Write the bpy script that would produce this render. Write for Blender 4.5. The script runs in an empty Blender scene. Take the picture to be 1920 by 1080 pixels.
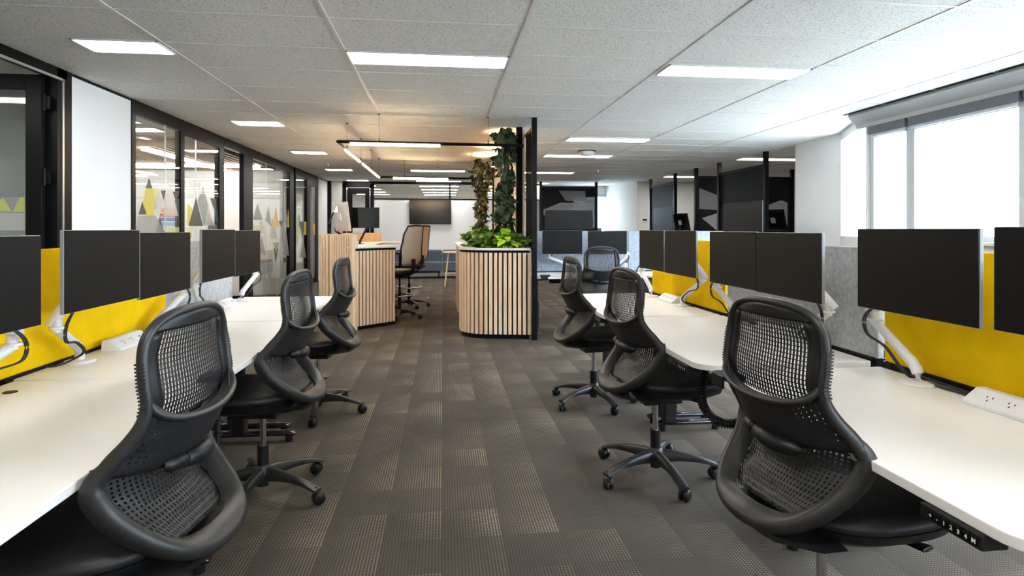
import bpy, math, random
from mathutils import Vector, Matrix
PI = math.pi
R = math.radians
random.seed(7)
scene = bpy.context.scene
COL = scene.collection

# ------------------------------------------------------------------ camera, sky, exposure
CAM_H = 1.31
cam_d = bpy.data.cameras.new('camera')
cam = bpy.data.objects.new('camera', cam_d)
COL.objects.link(cam)
cam.location = (0, 0, CAM_H)
cam.rotation_euler = (R(90), 0, -math.atan(130 / 1100))
cam_d.sensor_width = 36
cam_d.lens = 36 * 1100 / 1920
cam_d.shift_y = -110 / 1920
cam_d.clip_start = 0.05
scene.camera = cam

world = bpy.data.worlds.new('sky')
scene.world = world
world.use_nodes = True
wn = world.node_tree.nodes
# overcast sky above the horizon, dimmer ground below it
wt = world.node_tree
_tc = wt.nodes.new('ShaderNodeTexCoord'); _sp = wt.nodes.new('ShaderNodeSeparateXYZ'); _cr = wt.nodes.new('ShaderNodeValToRGB')
wt.links.new(_tc.outputs['Generated'], _sp.inputs[0]); wt.links.new(_sp.outputs[2], _cr.inputs[0])
_cr.color_ramp.elements[0].position = 0.0; _cr.color_ramp.elements[0].color = (0.78, 0.89, 1.0, 1)
_mr = wt.nodes.new('ShaderNodeMapRange')
_mr.inputs['From Min'].default_value = -0.12; _mr.inputs['From Max'].default_value = -0.02
wt.links.new(_sp.outputs[2], _mr.inputs['Value']); wt.links.new(_mr.outputs[0], _cr.inputs[0])
_cr.color_ramp.elements[0].color = (0.40, 0.46, 0.50, 1)
_cr.color_ramp.elements[1].position = 1.0; _cr.color_ramp.elements[1].color = (0.78, 0.89, 1.0, 1)
wt.links.new(_cr.outputs[0], wn['Background'].inputs[0])
wn['Background'].inputs[1].default_value = 6.5

scene.view_settings.view_transform = 'Standard'
scene.view_settings.look = 'None'
scene.view_settings.gamma = 1
scene.view_settings.use_curve_mapping = False
scene.view_settings.exposure = 1.95

CEIL = 2.63
PANEL_LIGHT = 9.0
WARM_LIGHT = 13.0

# ------------------------------------------------------------------ materials
MATS = {}
def mat(name, color, rough=0.5, metal=0.0, spec=0.5, noise=0.0, nscale=20.0, bump=0.0, bscale=200.0, emit=None, estr=0.0, coat=0.0, stretch=(1,1,1)):
    if name in MATS: return MATS[name]
    m = bpy.data.materials.new(name); m.use_nodes = True
    nt = m.node_tree; b = nt.nodes['Principled BSDF']
    b.inputs['Base Color'].default_value = (*color, 1)
    b.inputs['Roughness'].default_value = rough
    b.inputs['Metallic'].default_value = metal
    b.inputs['Specular IOR Level'].default_value = spec
    b.inputs['Coat Weight'].default_value = coat
    tc = nt.nodes.new('ShaderNodeTexCoord')
    mp = nt.nodes.new('ShaderNodeMapping'); mp.inputs['Scale'].default_value = stretch
    nt.links.new(tc.outputs['Object'], mp.inputs[0])
    if noise > 0:
        n = nt.nodes.new('ShaderNodeTexNoise'); n.inputs['Scale'].default_value = nscale; n.inputs['Detail'].default_value = 6
        nt.links.new(mp.outputs[0], n.inputs['Vector'])
        mr = nt.nodes.new('ShaderNodeMapRange')
        mr.inputs['From Min'].default_value = 0.3; mr.inputs['From Max'].default_value = 0.7
        mr.inputs['To Min'].default_value = 1 - noise; mr.inputs['To Max'].default_value = 1 + noise
        nt.links.new(n.outputs['Fac'], mr.inputs['Value'])
        vm = nt.nodes.new('ShaderNodeVectorMath'); vm.operation = 'SCALE'
        vm.inputs[0].default_value = color
        nt.links.new(mr.outputs[0], vm.inputs['Scale'])
        nt.links.new(vm.outputs[0], b.inputs['Base Color'])
    if bump > 0:
        n = nt.nodes.new('ShaderNodeTexNoise'); n.inputs['Scale'].default_value = bscale; n.inputs['Detail'].default_value = 4
        nt.links.new(mp.outputs[0], n.inputs['Vector'])
        bp = nt.nodes.new('ShaderNodeBump'); bp.inputs['Strength'].default_value = bump; bp.inputs['Distance'].default_value = 0.002
        nt.links.new(n.outputs['Fac'], bp.inputs['Height'])
        nt.links.new(bp.outputs[0], b.inputs['Normal'])
    if emit:
        b.inputs['Emission Color'].default_value = (*emit, 1)
        b.inputs['Emission Strength'].default_value = estr
    MATS[name] = m
    return m

def math_node(nt, op, a, b=None, c=None):
    n = nt.nodes.new('ShaderNodeMath'); n.operation = op
    for i, v in enumerate((a, b, c)):
        if v is None: continue
        if isinstance(v, (int, float)): n.inputs[i].default_value = v
        else: nt.links.new(v, n.inputs[i])
    return n.outputs[0]

def mat_mesh(name, color, px, py, fx, fy, rough=0.5, slope=0.0):
    """net material: see-through slots laid out along the surface's own UV, in metres"""
    m = bpy.data.materials.new(name); m.use_nodes = True
    nt = m.node_tree; b = nt.nodes['Principled BSDF']
    b.inputs['Base Color'].default_value = (*color, 1); b.inputs['Roughness'].default_value = rough
    uv = nt.nodes.new('ShaderNodeUVMap'); sp = nt.nodes.new('ShaderNodeSeparateXYZ')
    nt.links.new(uv.outputs[0], sp.inputs[0])
    u = math_node(nt, 'FRACT', math_node(nt, 'DIVIDE', sp.outputs[0], px))
    v = math_node(nt, 'FRACT', math_node(nt, 'DIVIDE', sp.outputs[1], py))
    h = math_node(nt, 'MULTIPLY', math_node(nt, 'LESS_THAN', u, fx), math_node(nt, 'LESS_THAN', v, fy))
    tr = nt.nodes.new('ShaderNodeBsdfTransparent'); mx = nt.nodes.new('ShaderNodeMixShader')
    nt.links.new(h, mx.inputs[0]); nt.links.new(b.outputs[0], mx.inputs[1]); nt.links.new(tr.outputs[0], mx.inputs[2])
    nt.links.new(mx.outputs[0], nt.nodes['Material Output'].inputs[0])
    MATS[name] = m
    return m

def mat_glass(name, tint=(0.93, 0.97, 0.95), ior=1.5, gain=1.0):
    m = bpy.data.materials.new(name); m.use_nodes = True
    nt = m.node_tree; nt.nodes.remove(nt.nodes['Principled BSDF'])
    tr = nt.nodes.new('ShaderNodeBsdfTransparent'); tr.inputs[0].default_value = (*tint, 1)
    gl = nt.nodes.new('ShaderNodeBsdfGlossy'); gl.inputs['Roughness'].default_value = 0.0
    ge = nt.nodes.new('ShaderNodeNewGeometry'); dt = nt.nodes.new('ShaderNodeVectorMath'); dt.operation = 'DOT_PRODUCT'
    nt.links.new(ge.outputs['Normal'], dt.inputs[0]); nt.links.new(ge.outputs['Incoming'], dt.inputs[1])
    mx = nt.nodes.new('ShaderNodeMixShader')
    k = math_node(nt, 'POWER', math_node(nt, 'SUBTRACT', 1.0, math_node(nt, 'ABSOLUTE', dt.outputs['Value'])), 5.0)
    f = math_node(nt, 'MULTIPLY', math_node(nt, 'MULTIPLY_ADD', k, 0.96, 0.04), gain)
    nt.links.new(f, mx.inputs[0]); nt.links.new(tr.outputs[0], mx.inputs[1]); nt.links.new(gl.outputs[0], mx.inputs[2])
    nt.links.new(mx.outputs[0], nt.nodes['Material Output'].inputs[0])
    MATS[name] = m
    return m

def mat_film(name, color, alpha):
    m = bpy.data.materials.new(name); m.use_nodes = True
    nt = m.node_tree; b = nt.nodes['Principled BSDF']
    b.inputs['Base Color'].default_value = (*color, 1); b.inputs['Roughness'].default_value = 0.5
    b.inputs['Alpha'].default_value = alpha
    MATS[name] = m
    return m

def mat_emit(name, color, s):
    m = bpy.data.materials.new(name); m.use_nodes = True
    nt = m.node_tree; nt.nodes.remove(nt.nodes['Principled BSDF'])
    e = nt.nodes.new('ShaderNodeEmission'); e.inputs[0].default_value = (*color, 1); e.inputs[1].default_value = s
    nt.links.new(e.outputs[0], nt.nodes['Material Output'].inputs[0])
    MATS[name] = m
    return m

def mat_ceiling():
    m = mat('ceiling_tile', (0.80, 0.795, 0.775), 0.9)
    nt = m.node_tree; b = nt.nodes['Principled BSDF']
    tc = nt.nodes.new('ShaderNodeTexCoord')
    mp = nt.nodes.new('ShaderNodeMapping'); mp.inputs['Scale'].default_value = (1.0, 1.7, 1)
    nt.links.new(tc.outputs['Object'], mp.inputs[0])
    n = nt.nodes.new('ShaderNodeTexNoise'); n.inputs['Scale'].default_value = 75; n.inputs['Detail'].default_value = 3
    nt.links.new(mp.outputs[0], n.inputs['Vector'])
    cr = nt.nodes.new('ShaderNodeValToRGB')
    cr.color_ramp.elements[0].position = 0.34; cr.color_ramp.elements[0].color = (0.36, 0.35, 0.33, 1)
    cr.color_ramp.elements[1].position = 0.44; cr.color_ramp.elements[1].color = (0.80, 0.795, 0.775, 1)
    nt.links.new(n.outputs['Fac'], cr.inputs[0]); nt.links.new(cr.outputs[0], b.inputs['Base Color'])
    bp = nt.nodes.new('ShaderNodeBump'); bp.inputs['Strength'].default_value = 0.4; bp.inputs['Distance'].default_value = 0.003
    nt.links.new(n.outputs['Fac'], bp.inputs['Height']); nt.links.new(bp.outputs[0], b.inputs['Normal'])
    return m

def mat_carpet():
    m = mat('carpet', (0.04, 0.037, 0.034), 0.95)
    nt = m.node_tree; b = nt.nodes['Principled BSDF']; L = nt.links
    b.inputs['Specular IOR Level'].default_value = 0.25
    tc = nt.nodes.new('ShaderNodeTexCoord'); sp = nt.nodes.new('ShaderNodeSeparateXYZ')
    L.new(tc.outputs['Object'], sp.inputs[0])
    T = 0.25
    tx = math_node(nt, 'DIVIDE', sp.outputs[0], T); ty = math_node(nt, 'DIVIDE', sp.outputs[1], T)
    fx = math_node(nt, 'FRACT', tx); fy = math_node(nt, 'FRACT', ty)
    cx = math_node(nt, 'FLOOR', tx); cy = math_node(nt, 'FLOOR', ty)
    cb = nt.nodes.new('ShaderNodeCombineXYZ'); L.new(cx, cb.inputs[0]); L.new(cy, cb.inputs[1])
    wn_ = nt.nodes.new('ShaderNodeTexWhiteNoise'); wn_.noise_dimensions = '2D'; L.new(cb.outputs[0], wn_.inputs['Vector'])
    rnd = wn_.outputs['Value']
    # weave gets lighter toward one side of every tile
    grad = math_node(nt, 'MULTIPLY', math_node(nt, 'POWER', fx, 1.2), math_node(nt, 'MULTIPLY', rnd, 1.15))
    nz = nt.nodes.new('ShaderNodeTexNoise'); nz.inputs['Scale'].default_value = 2.2; nz.inputs['Detail'].default_value = 3
    L.new(tc.outputs['Object'], nz.inputs['Vector'])
    g2 = math_node(nt, 'MULTIPLY', grad, math_node(nt, 'MULTIPLY_ADD', nz.outputs['Fac'], 2.6, -0.6))
    P = 0.013
    du = math_node(nt, 'FRACT', math_node(nt, 'DIVIDE', sp.outputs[0], P))
    dv = math_node(nt, 'FRACT', math_node(nt, 'ADD', math_node(nt, 'DIVIDE', sp.outputs[1], P), math_node(nt, 'MULTIPLY', math_node(nt, 'GREATER_THAN', rnd, 0.5), 0.5)))
    dot = math_node(nt, 'MULTIPLY', math_node(nt, 'LESS_THAN', du, 0.48), math_node(nt, 'LESS_THAN', dv, 0.6))
    fac = math_node(nt, 'MULTIPLY', dot, math_node(nt, 'MULTIPLY_ADD', math_node(nt, 'MAXIMUM', g2, 0.0), 0.75, 0.10))
    base = nt.nodes.new('ShaderNodeMix'); base.data_type = 'RGBA'
    base.inputs[6].default_value = (0.029, 0.0255, 0.0225, 1); base.inputs[7].default_value = (0.088, 0.071, 0.057, 1)
    L.new(nz.outputs['Fac'], base.inputs[0])
    mx = nt.nodes.new('ShaderNodeMix'); mx.data_type = 'RGBA'
    L.new(fac, mx.inputs[0]); L.new(base.outputs[2], mx.inputs[6]); mx.inputs[7].default_value = (0.42, 0.34, 0.24, 1)
    L.new(mx.outputs[2], b.inputs['Base Color'])
    bp = nt.nodes.new('ShaderNodeBump'); bp.inputs['Strength'].default_value = 0.5; bp.inputs['Distance'].default_value = 0.003
    L.new(dot, bp.inputs['Height']); L.new(bp.outputs[0], b.inputs['Normal'])
    return m

def mat_wood(name, c1, c2, scale=(6, 6, 0.5)):
    m = mat(name, c1, 0.5); nt = m.node_tree; b = nt.nodes['Principled BSDF']
    tc = nt.nodes.new('ShaderNodeTexCoord'); mp = nt.nodes.new('ShaderNodeMapping'); mp.inputs['Scale'].default_value = scale
    nt.links.new(tc.outputs['Object'], mp.inputs[0])
    n = nt.nodes.new('ShaderNodeTexNoise'); n.inputs['Scale'].default_value = 7; n.inputs['Detail'].default_value = 8; n.inputs['Distortion'].default_value = 0.6
    nt.links.new(mp.outputs[0], n.inputs['Vector'])
    cr = nt.nodes.new('ShaderNodeValToRGB')
    cr.color_ramp.elements[0].position = 0.35; cr.color_ramp.elements[0].color = (*c1, 1)
    cr.color_ramp.elements[1].position = 0.65; cr.color_ramp.elements[1].color = (*c2, 1)
    nt.links.new(n.outputs['Fac'], cr.inputs[0]); nt.links.new(cr.outputs[0], b.inputs['Base Color'])
    return m

def mat_leaf(name, c1, c2):
    m = mat(name, c1, 0.4); nt = m.node_tree; b = nt.nodes['Principled BSDF']
    tc = nt.nodes.new('ShaderNodeTexCoord')
    n = nt.nodes.new('ShaderNodeTexNoise'); n.inputs['Scale'].default_value = 18
    nt.links.new(tc.outputs['Object'], n.inputs['Vector'])
    cr = nt.nodes.new('ShaderNodeValToRGB')
    cr.color_ramp.elements[0].position = 0.38; cr.color_ramp.elements[0].color = (*c1, 1)
    cr.color_ramp.elements[1].position = 0.62; cr.color_ramp.elements[1].color = (*c2, 1)
    nt.links.new(n.outputs['Fac'], cr.inputs[0]); nt.links.new(cr.outputs[0], b.inputs['Base Color'])
    b.inputs['Subsurface Weight'].default_value = 0.0
    return m

M_ceil = mat_ceiling()
M_grid = mat('ceiling_grid_metal', (0.70, 0.70, 0.68), 0.5)
M_carpet = mat_carpet()
M_wall = mat('white_paint', (0.78, 0.78, 0.77), 0.8, noise=0.015, nscale=3, bump=0.05, bscale=300)
M_wallgrey = mat('grey_paint', (0.55, 0.56, 0.54), 0.8, noise=0.015, nscale=3)
M_blk = mat('black_frame', (0.006, 0.006, 0.0065), 0.36, spec=0.10, noise=0.1, nscale=4)
M_alu = mat('aluminium', (0.65, 0.66, 0.67), 0.3, metal=0.9)
M_winframe = mat('window_frame_metal', (0.52, 0.56, 0.60), 0.45, metal=0.1, noise=0.03)
M_blind = mat('grey_blind', (0.13, 0.14, 0.16), 0.7, noise=0.05, nscale=60)
M_glass = mat_glass('partition_glass', (0.95, 0.97, 0.96), 1.5, 1.2)
M_clear = mat_glass('window_glass', (0.95, 0.98, 1.0), 1.45, 0.8)
M_panel = mat_emit('light_diffuser', (1.0, 0.965, 0.91), PANEL_LIGHT)
M_warm = mat_emit('warm_strip', (1.0, 0.73, 0.44), WARM_LIGHT)
M_bulb = mat_emit('warm_bulb', (1.0, 0.66, 0.34), 28)
M_desk = mat('white_laminate', (0.80, 0.785, 0.76), 0.42, noise=0.012, nscale=5)
M_deskedge = mat('white_edge_band', (0.72, 0.71, 0.70), 0.45)
M_yellow = mat('yellow_felt', (0.90, 0.56, 0.004), 0.95, noise=0.06, nscale=9, bump=0.3, bscale=500, spec=0.1)
M_grey = mat('grey_felt', (0.46, 0.465, 0.475), 0.95, noise=0.20, nscale=45, bump=0.3, bscale=500, spec=0.1)
M_felt_blue = mat('blue_grey_felt', (0.33, 0.37, 0.44), 0.95, noise=0.16, nscale=30, bump=0.3, bscale=500, spec=0.1)
M_screen = mat('screen_off', (0.0045, 0.0039, 0.0035), 0.42, spec=0.16, noise=0.05, nscale=2)
M_screenglossy = mat('glossy_screen_off', (0.008, 0.007, 0.006), 0.12, spec=0.5, noise=0.05, nscale=2)
M_shell = mat('silver_shell', (0.22, 0.225, 0.23), 0.45, metal=0.2)
M_white = mat('white_plastic', (0.76, 0.76, 0.76), 0.35, noise=0.01)
M_blackplastic = mat('black_plastic', (0.007, 0.007, 0.008), 0.42, spec=0.35, bump=0.08, bscale=400)
M_chairframe = mat('chair_frame_plastic', (0.018, 0.0172, 0.017), 0.42, spec=0.45, noise=0.08, nscale=8, bump=0.12, bscale=300)
M_seat = mat('black_seat_fabric', (0.010, 0.0103, 0.011), 0.48, spec=0.4, noise=0.12, nscale=12, bump=0.2, bscale=250, stretch=(1, 6, 1))
M_net = mat_mesh('chair_net', (0.007, 0.007, 0.008), 0.0122, 0.0120, 0.52, 0.80, 0.5)
M_netband = mat_mesh('chair_net_band', (0.010, 0.010, 0.012), 0.016, 0.013, 0.22, 0.42, 0.55)
M_netlow = mat_mesh('chair_net_low', (0.022, 0.0215, 0.021), 0.0135, 0.012, 0.46, 0.60, 0.5)
M_chrome = mat('chrome', (0.60, 0.60, 0.62), 0.15, metal=1.0)
M_polblack = mat('polished_black', (0.012, 0.012, 0.013), 0.12, coat=0.5)
M_cable = mat('black_cable', (0.012, 0.012, 0.014), 0.5)
M_bluetop = mat('dark_blue_top', (0.012, 0.020, 0.10), 0.18)
M_mark = mat('white_print', (0.75, 0.75, 0.75), 0.6)
M_oak = mat_wood('oak_slats', (0.70, 0.49, 0.31), (0.83, 0.64, 0.45))
M_oakdark = mat_wood('oak_panel', (0.52, 0.32, 0.16), (0.66, 0.44, 0.24))
M_slatceil = mat_wood('brown_ceiling_slats', (0.26, 0.17, 0.11), (0.36, 0.25, 0.17))
M_backing = mat('dark_backing', (0.020, 0.014, 0.010), 0.8, noise=0.1)
M_stone = mat('white_stone_top', (0.78, 0.74, 0.70), 0.4, noise=0.02, nscale=15)
M_tan = mat_mesh('tan_mesh', (0.60, 0.52, 0.44), 0.006, 0.006, 0.2, 0.2, 0.8)
M_sofa = mat('slate_fabric', (0.085, 0.10, 0.135), 0.9, noise=0.08, nscale=40, bump=0.2)
M_birch = mat_wood('birch', (0.62, 0.45, 0.27), (0.74, 0.58, 0.40))
M_leafdark = mat_leaf('dark_leaf', (0.028, 0.062, 0.028), (0.095, 0.150, 0.070))
M_leafbrown = mat_leaf('purple_brown_leaf', (0.045, 0.034, 0.022), (0.120, 0.130, 0.040))
M_leafgreen = mat_leaf('green_leaf', (0.030, 0.095, 0.014), (0.24, 0.40, 0.05))
M_leaflime = mat_leaf('lime_leaf', (0.35, 0.62, 0.02), (0.62, 0.85, 0.06))
M_soil = mat('soil', (0.06, 0.035, 0.018), 0.95, noise=0.3, nscale=40, bump=0.6, bscale=60)
M_moss = mat('moss_pole', (0.055, 0.045, 0.02), 0.95, noise=0.3, nscale=40)

def mat_screenmesh():
    m = bpy.data.materials.new('dark_screen_net'); m.use_nodes = True
    nt = m.node_tree; b = nt.nodes['Principled BSDF']
    b.inputs['Base Color'].default_value = (0.010, 0.010, 0.012, 1); b.inputs['Roughness'].default_value = 0.6
    b.inputs['Alpha'].default_value = 0.92; b.inputs['Specular IOR Level'].default_value = 0.1
    return m
M_scrnet = mat_screenmesh()
M_film = {'dark': mat_film('film_dark', (0.035, 0.032, 0.028), 0.92), 'yellow': mat_film('film_yellow', (0.50, 0.44, 0.03), 0.88),
          'paleyellow': mat_film('film_pale_yellow', (0.50, 0.48, 0.16), 0.65), 'pale': mat_film('film_pale', (0.44, 0.44, 0.42), 0.60),
          'grey': mat_film('film_grey', (0.24, 0.24, 0.23), 0.65), 'bluegrey': mat_film('film_blue_grey', (0.17, 0.20, 0.21), 0.75),
          'beige': mat_film('film_beige', (0.36, 0.32, 0.25), 0.75), 'greengrey': mat_film('film_green_grey', (0.18, 0.22, 0.19), 0.75),
          'orange': mat_film('film_orange', (0.75, 0.48, 0.05), 0.80), 'yellowgreen': mat_film('film_yellow_green', (0.50, 0.55, 0.10), 0.60),
          'mesh1': mat_film('film_mesh_grey', (0.22, 0.22, 0.23), 0.75), 'mesh2': mat_film('film_mesh_pale', (0.42, 0.42, 0.43), 0.65)}

# ------------------------------------------------------------------ mesh building
class MB:
    def __init__(s): s.v = []; s.f = []; s.uv = {}
    def add(s, vs, fs):
        o = len(s.v); s.v += [tuple(p) for p in vs]; s.f += [tuple(i + o for i in f) for f in fs]; return s
    def box(s, x0, x1, y0, y1, z0, z1):
        if x0 > x1: x0, x1 = x1, x0
        if y0 > y1: y0, y1 = y1, y0
        vs = [(x, y, z) for z in (z0, z1) for y in (y0, y1) for x in (x0, x1)]
        return s.add(vs, [(0, 2, 3, 1), (4, 5, 7, 6), (0, 1, 5, 4), (2, 6, 7, 3), (0, 4, 6, 2), (1, 3, 7, 5)])
    def obox(s, c, size, rz=0, rx=0, ry=0):
        m = Matrix.Translation(c) @ Matrix.Rotation(rz, 4, 'Z') @ Matrix.Rotation(rx, 4, 'X') @ Matrix.Rotation(ry, 4, 'Y')
        a, b, c_ = [k / 2 for k in size]
        vs = [m @ Vector((x, y, z)) for z in (-c_, c_) for y in (-b, b) for x in (-a, a)]
        return s.add(vs, [(0, 2, 3, 1), (4, 5, 7, 6), (0, 1, 5, 4), (2, 6, 7, 3), (0, 4, 6, 2), (1, 3, 7, 5)])
    def prism(s, poly, z0, z1):
        n = len(poly)
        vs = [(x, y, z0) for x, y in poly] + [(x, y, z1) for x, y in poly]
        return s.add(vs, [tuple(range(n))[::-1], tuple(range(n, 2 * n))] + [(i, (i + 1) % n, n + (i + 1) % n, n + i) for i in range(n)])
    def loft(s, rings, cap=True, closed=False):
        n = len(rings[0]); vs = [p for r in rings for p in r]; fs = []
        k = len(rings)
        for j in range(k if closed else k - 1):
            a = j * n; b = ((j + 1) % k) * n
            for i in range(n):
                fs.append((a + i, a + (i + 1) % n, b + (i + 1) % n, b + i))
        if cap and not closed:
            fs.append(tuple(range(n))[::-1]); fs.append(tuple(range((k - 1) * n, k * n)))
        return s.add(vs, fs)
    def tube(s, path, r, n=10, closed=False, flat=None, up=(0, 0, 1)):
        """sweep; r radius or list; flat=(a,b) scales across / along the reference normal"""
        P = [Vector(p) for p in path]; k = len(P); rings = []
        up = Vector(up)
        for i in range(k):
            if closed: t = P[(i + 1) % k] - P[i - 1]
            else: t = P[min(i + 1, k - 1)] - P[max(i - 1, 0)]
            if t.length < 1e-9: t = Vector((0, 0, 1))
            t.normalize()
            a = t.cross(up)
            if a.length < 0.05: a = t.cross(Vector((0.3, 1, 0.1)))
            a.normalize(); b = a.cross(t).normalized()
            rr = r[i] if isinstance(r, (list, tuple)) else r
            ra, rb = (rr, rr) if not flat else (rr * flat[0], rr * flat[1])
            rings.append([P[i] + a * math.cos(2 * PI * j / n) * ra + b * math.sin(2 * PI * j / n) * rb for j in range(n)])
        return s.loft(rings, cap=not closed, closed=closed)
    def cyl(s, p0, p1, r0, r1=None, n=20):
        return s.tube([p0, p1], [r0, r0 if r1 is None else r1], n)
    def lathe(s, prof, c=(0, 0, 0), n=28):
        rings = [[(c[0] + r * math.cos(2 * PI * j / n), c[1] + r * math.sin(2 * PI * j / n), c[2] + z) for j in range(n)] for r, z in prof]
        return s.loft(rings)
    def sphere(s, c, r, n=14, m=9, sc=(1, 1, 1)):
        rings = []
        for i in range(1, m):
            a = PI * i / m
            rings.append([(c[0] + r * sc[0] * math.sin(a) * math.cos(2 * PI * j / n), c[1] + r * sc[1] * math.sin(a) * math.sin(2 * PI * j / n), c[2] - r * sc[2] * math.cos(a)) for j in range(n)])
        return s.loft(rings)
    def surf(s, fn, nu, nv, uvfn=None):
        o = len(s.v)
        for j in range(nv + 1):
            for i in range(nu + 1):
                s.v.append(tuple(fn(i / nu, j / nv)))
                if uvfn: s.uv[len(s.v) - 1] = uvfn(i / nu, j / nv)
        for j in range(nv):
            for i in range(nu):
                a = o + j * (nu + 1) + i
                s.f.append((a, a + 1, a + nu + 2, a + nu + 1))
        return s
    def mesh(s, name, m, smooth=None):
        me = bpy.data.meshes.new(name); me.from_pydata(s.v, [], s.f); me.update()
        if s.uv:
            l = me.uv_layers.new(name='UVMap')
            for lp in me.loops: l.data[lp.index].uv = s.uv.get(lp.vertex_index, (0, 0))
        me.materials.append(m)
        import bmesh
        bm = bmesh.new(); bm.from_mesh(me)
        if not s.uv: bmesh.ops.recalc_face_normals(bm, faces=bm.faces)
        bm.to_mesh(me); bm.free()
        if smooth:
            me.shade_smooth(); me.set_sharp_from_angle(angle=R(smooth))
        return me
    def build(s, name, m, parent=None, smooth=None, bevel=0, solid=0, sub=0):
        o = bpy.data.objects.new(name, s.mesh(name, m, smooth)); COL.objects.link(o)
        if parent: o.parent = parent
        if sub:
            md = o.modifiers.new('sub', 'SUBSURF'); md.levels = sub; md.render_levels = sub
        if solid:
            md = o.modifiers.new('solid', 'SOLIDIFY'); md.thickness = solid; md.offset = 0
        if bevel:
            md = o.modifiers.new('bevel', 'BEVEL'); md.width = bevel; md.segments = 2; md.limit_method = 'ANGLE'; md.angle_limit = R(40)
            md.harden_normals = False
        return o

def tag(o, label, cat, group=None):
    o['label'] = label; o['category'] = cat
    if group: o['group'] = group
    return o
def thing(name, label, cat, loc=(0, 0, 0), rz=0, group=None):
    o = bpy.data.objects.new(name, None); COL.objects.link(o); o.empty_display_size = 0.1
    o.location = loc; o.rotation_euler = (0, 0, rz)
    return tag(o, label, cat, group)
def struct(o):
    o['kind'] = 'structure'; return o
def dup(root, loc, rz, label, group=None):
    r = root.copy(); COL.objects.link(r); r.location = loc; r.rotation_euler = (0, 0, rz); r['label'] = label
    if group: r['group'] = group
    for ch in root.children:
        c = ch.copy(); COL.objects.link(c); c.parent = r
        for g in ch.children:
            d = g.copy(); COL.objects.link(d); d.parent = c
    return r
def catmull(pts, per=6, closed=False):
    P = [Vector(p) for p in pts]; n = len(P); out = []
    rng = range(n) if closed else range(n - 1)
    for i in rng:
        if closed: p0, p1, p2, p3 = P[i - 1], P[i], P[(i + 1) % n], P[(i + 2) % n]
        else: p0, p1, p2, p3 = P[max(i - 1, 0)], P[i], P[i + 1], P[min(i + 2, n - 1)]
        for k in range(per):
            t = k / per
            out.append(0.5 * ((2 * p1) + (-p0 + p2) * t + (2 * p0 - 5 * p1 + 4 * p2 - p3) * t * t + (-p0 + 3 * p1 - 3 * p2 + p3) * t ** 3))
    if not closed: out.append(P[-1])
    return out
def interp(tab, x):
    if x <= tab[0][0]: return tab[0][1]
    for (a, va), (b, vb) in zip(tab, tab[1:]):
        if x <= b:
            t = (x - a) / (b - a); t = t * t * (3 - 2 * t)
            return va + (vb - va) * t
    return tab[-1][1]
def rrect(x0, x1, y0, y1, rs, n=6):
    """rounded rectangle outline; rs = radii at (x0,y0),(x1,y0),(x1,y1),(x0,y1)"""
    out = []
    for (cx, cy, a0), r in zip(((x0, y0, 180), (x1, y0, 270), (x1, y1, 0), (x0, y1, 90)), rs):
        if r <= 0: out.append((cx, cy)); continue
        ox = cx + r if cx == x0 else cx - r; oy = cy + r if cy == y0 else cy - r
        for k in range(n + 1):
            a = R(a0 + 90 * k / n); out.append((ox + r * math.cos(a), oy + r * math.sin(a)))
    return out

# ================================================================== THE SETTING
FOOT = [(-8, -4), (4.97, -4), (4.97, 6.1), (5.60, 7.45), (5.60, 8.45), (9, 8.45), (9, 15.7), (5.3, 15.7), (5.0, 17.6), (3.0, 17.6), (3.0, 24.2), (-8, 24.2)]
struct(MB().prism(FOOT, -0.1, 0).build('floor', M_carpet))
struct(MB().prism(FOOT, CEIL, CEIL + 0.1).build('ceiling', M_ceil))
wallbox_later = []
g = MB()
xs = [-1.97 + 1.25 * k for k in range(-5, 9)]
for x in xs:
    y0_, y1_ = (8.46, 15.6) if x > 4.9 else ((-4, 17.5) if x > 2.9 else (-4, 24))
    g.box(x - 0.012, x + 0.012, y0_, y1_, CEIL - 0.005, CEIL + 0.001)
ys = [3.77 + 0.63 * k for k in range(-12, 33)]
for y in ys: g.box(-8, 8.95 if 8.5 < y < 15.6 else (4.76 if y < 6.1 else (5.0 if y < 17.5 else 3.0)), y - 0.010, y + 0.010, CEIL - 0.004, CEIL + 0.001)
struct(g.build('trim_1', M_grid))

# walls
def wallbox(name, *a, m=None): return struct(MB().box(*a).build(name, m or M_wall))
wallbox('wall_left', -8.1, -8, -4, 24.2, 0, CEIL)
wallbox('wall_back', -8, 5.0, -4.1, -4, 0, CEIL)
wallbox('wall_front', -8, 3.1, 24.2, 24.3, 0, CEIL)
XL = -3.12
wallbox('wall_left_panel', XL - 0.1, XL, 5.36, 6.32, 0, CEIL - 0.02)
wallbox('wall_left_far', XL - 0.1, XL, 15.25, 16.55, 0, CEIL - 0.02)
wallbox('wall_left_partition', -8, XL - 0.1, 5.95, 6.05, 0, CEIL, m=M_wallgrey)
wallbox('wall_left_room', -8, XL - 0.1, 12.35, 12.45, 0, CEIL)
wallbox('wall_left_end', -8, XL - 0.1, 15.4, 15.5, 0, CEIL)
struct(MB().box(XL - 0.1, XL + 0.004, 5.36, 6.34, CEIL - 0.025, CEIL).box(XL - 0.1, XL + 0.004, 15.2, 16.5, CEIL - 0.025, CEIL).build('trim_2', M_blk))
struct(MB().box(XL, XL + 0.012, 5.36, 6.32, 0, 0.10).build('baseboard_left', M_blk))

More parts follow.
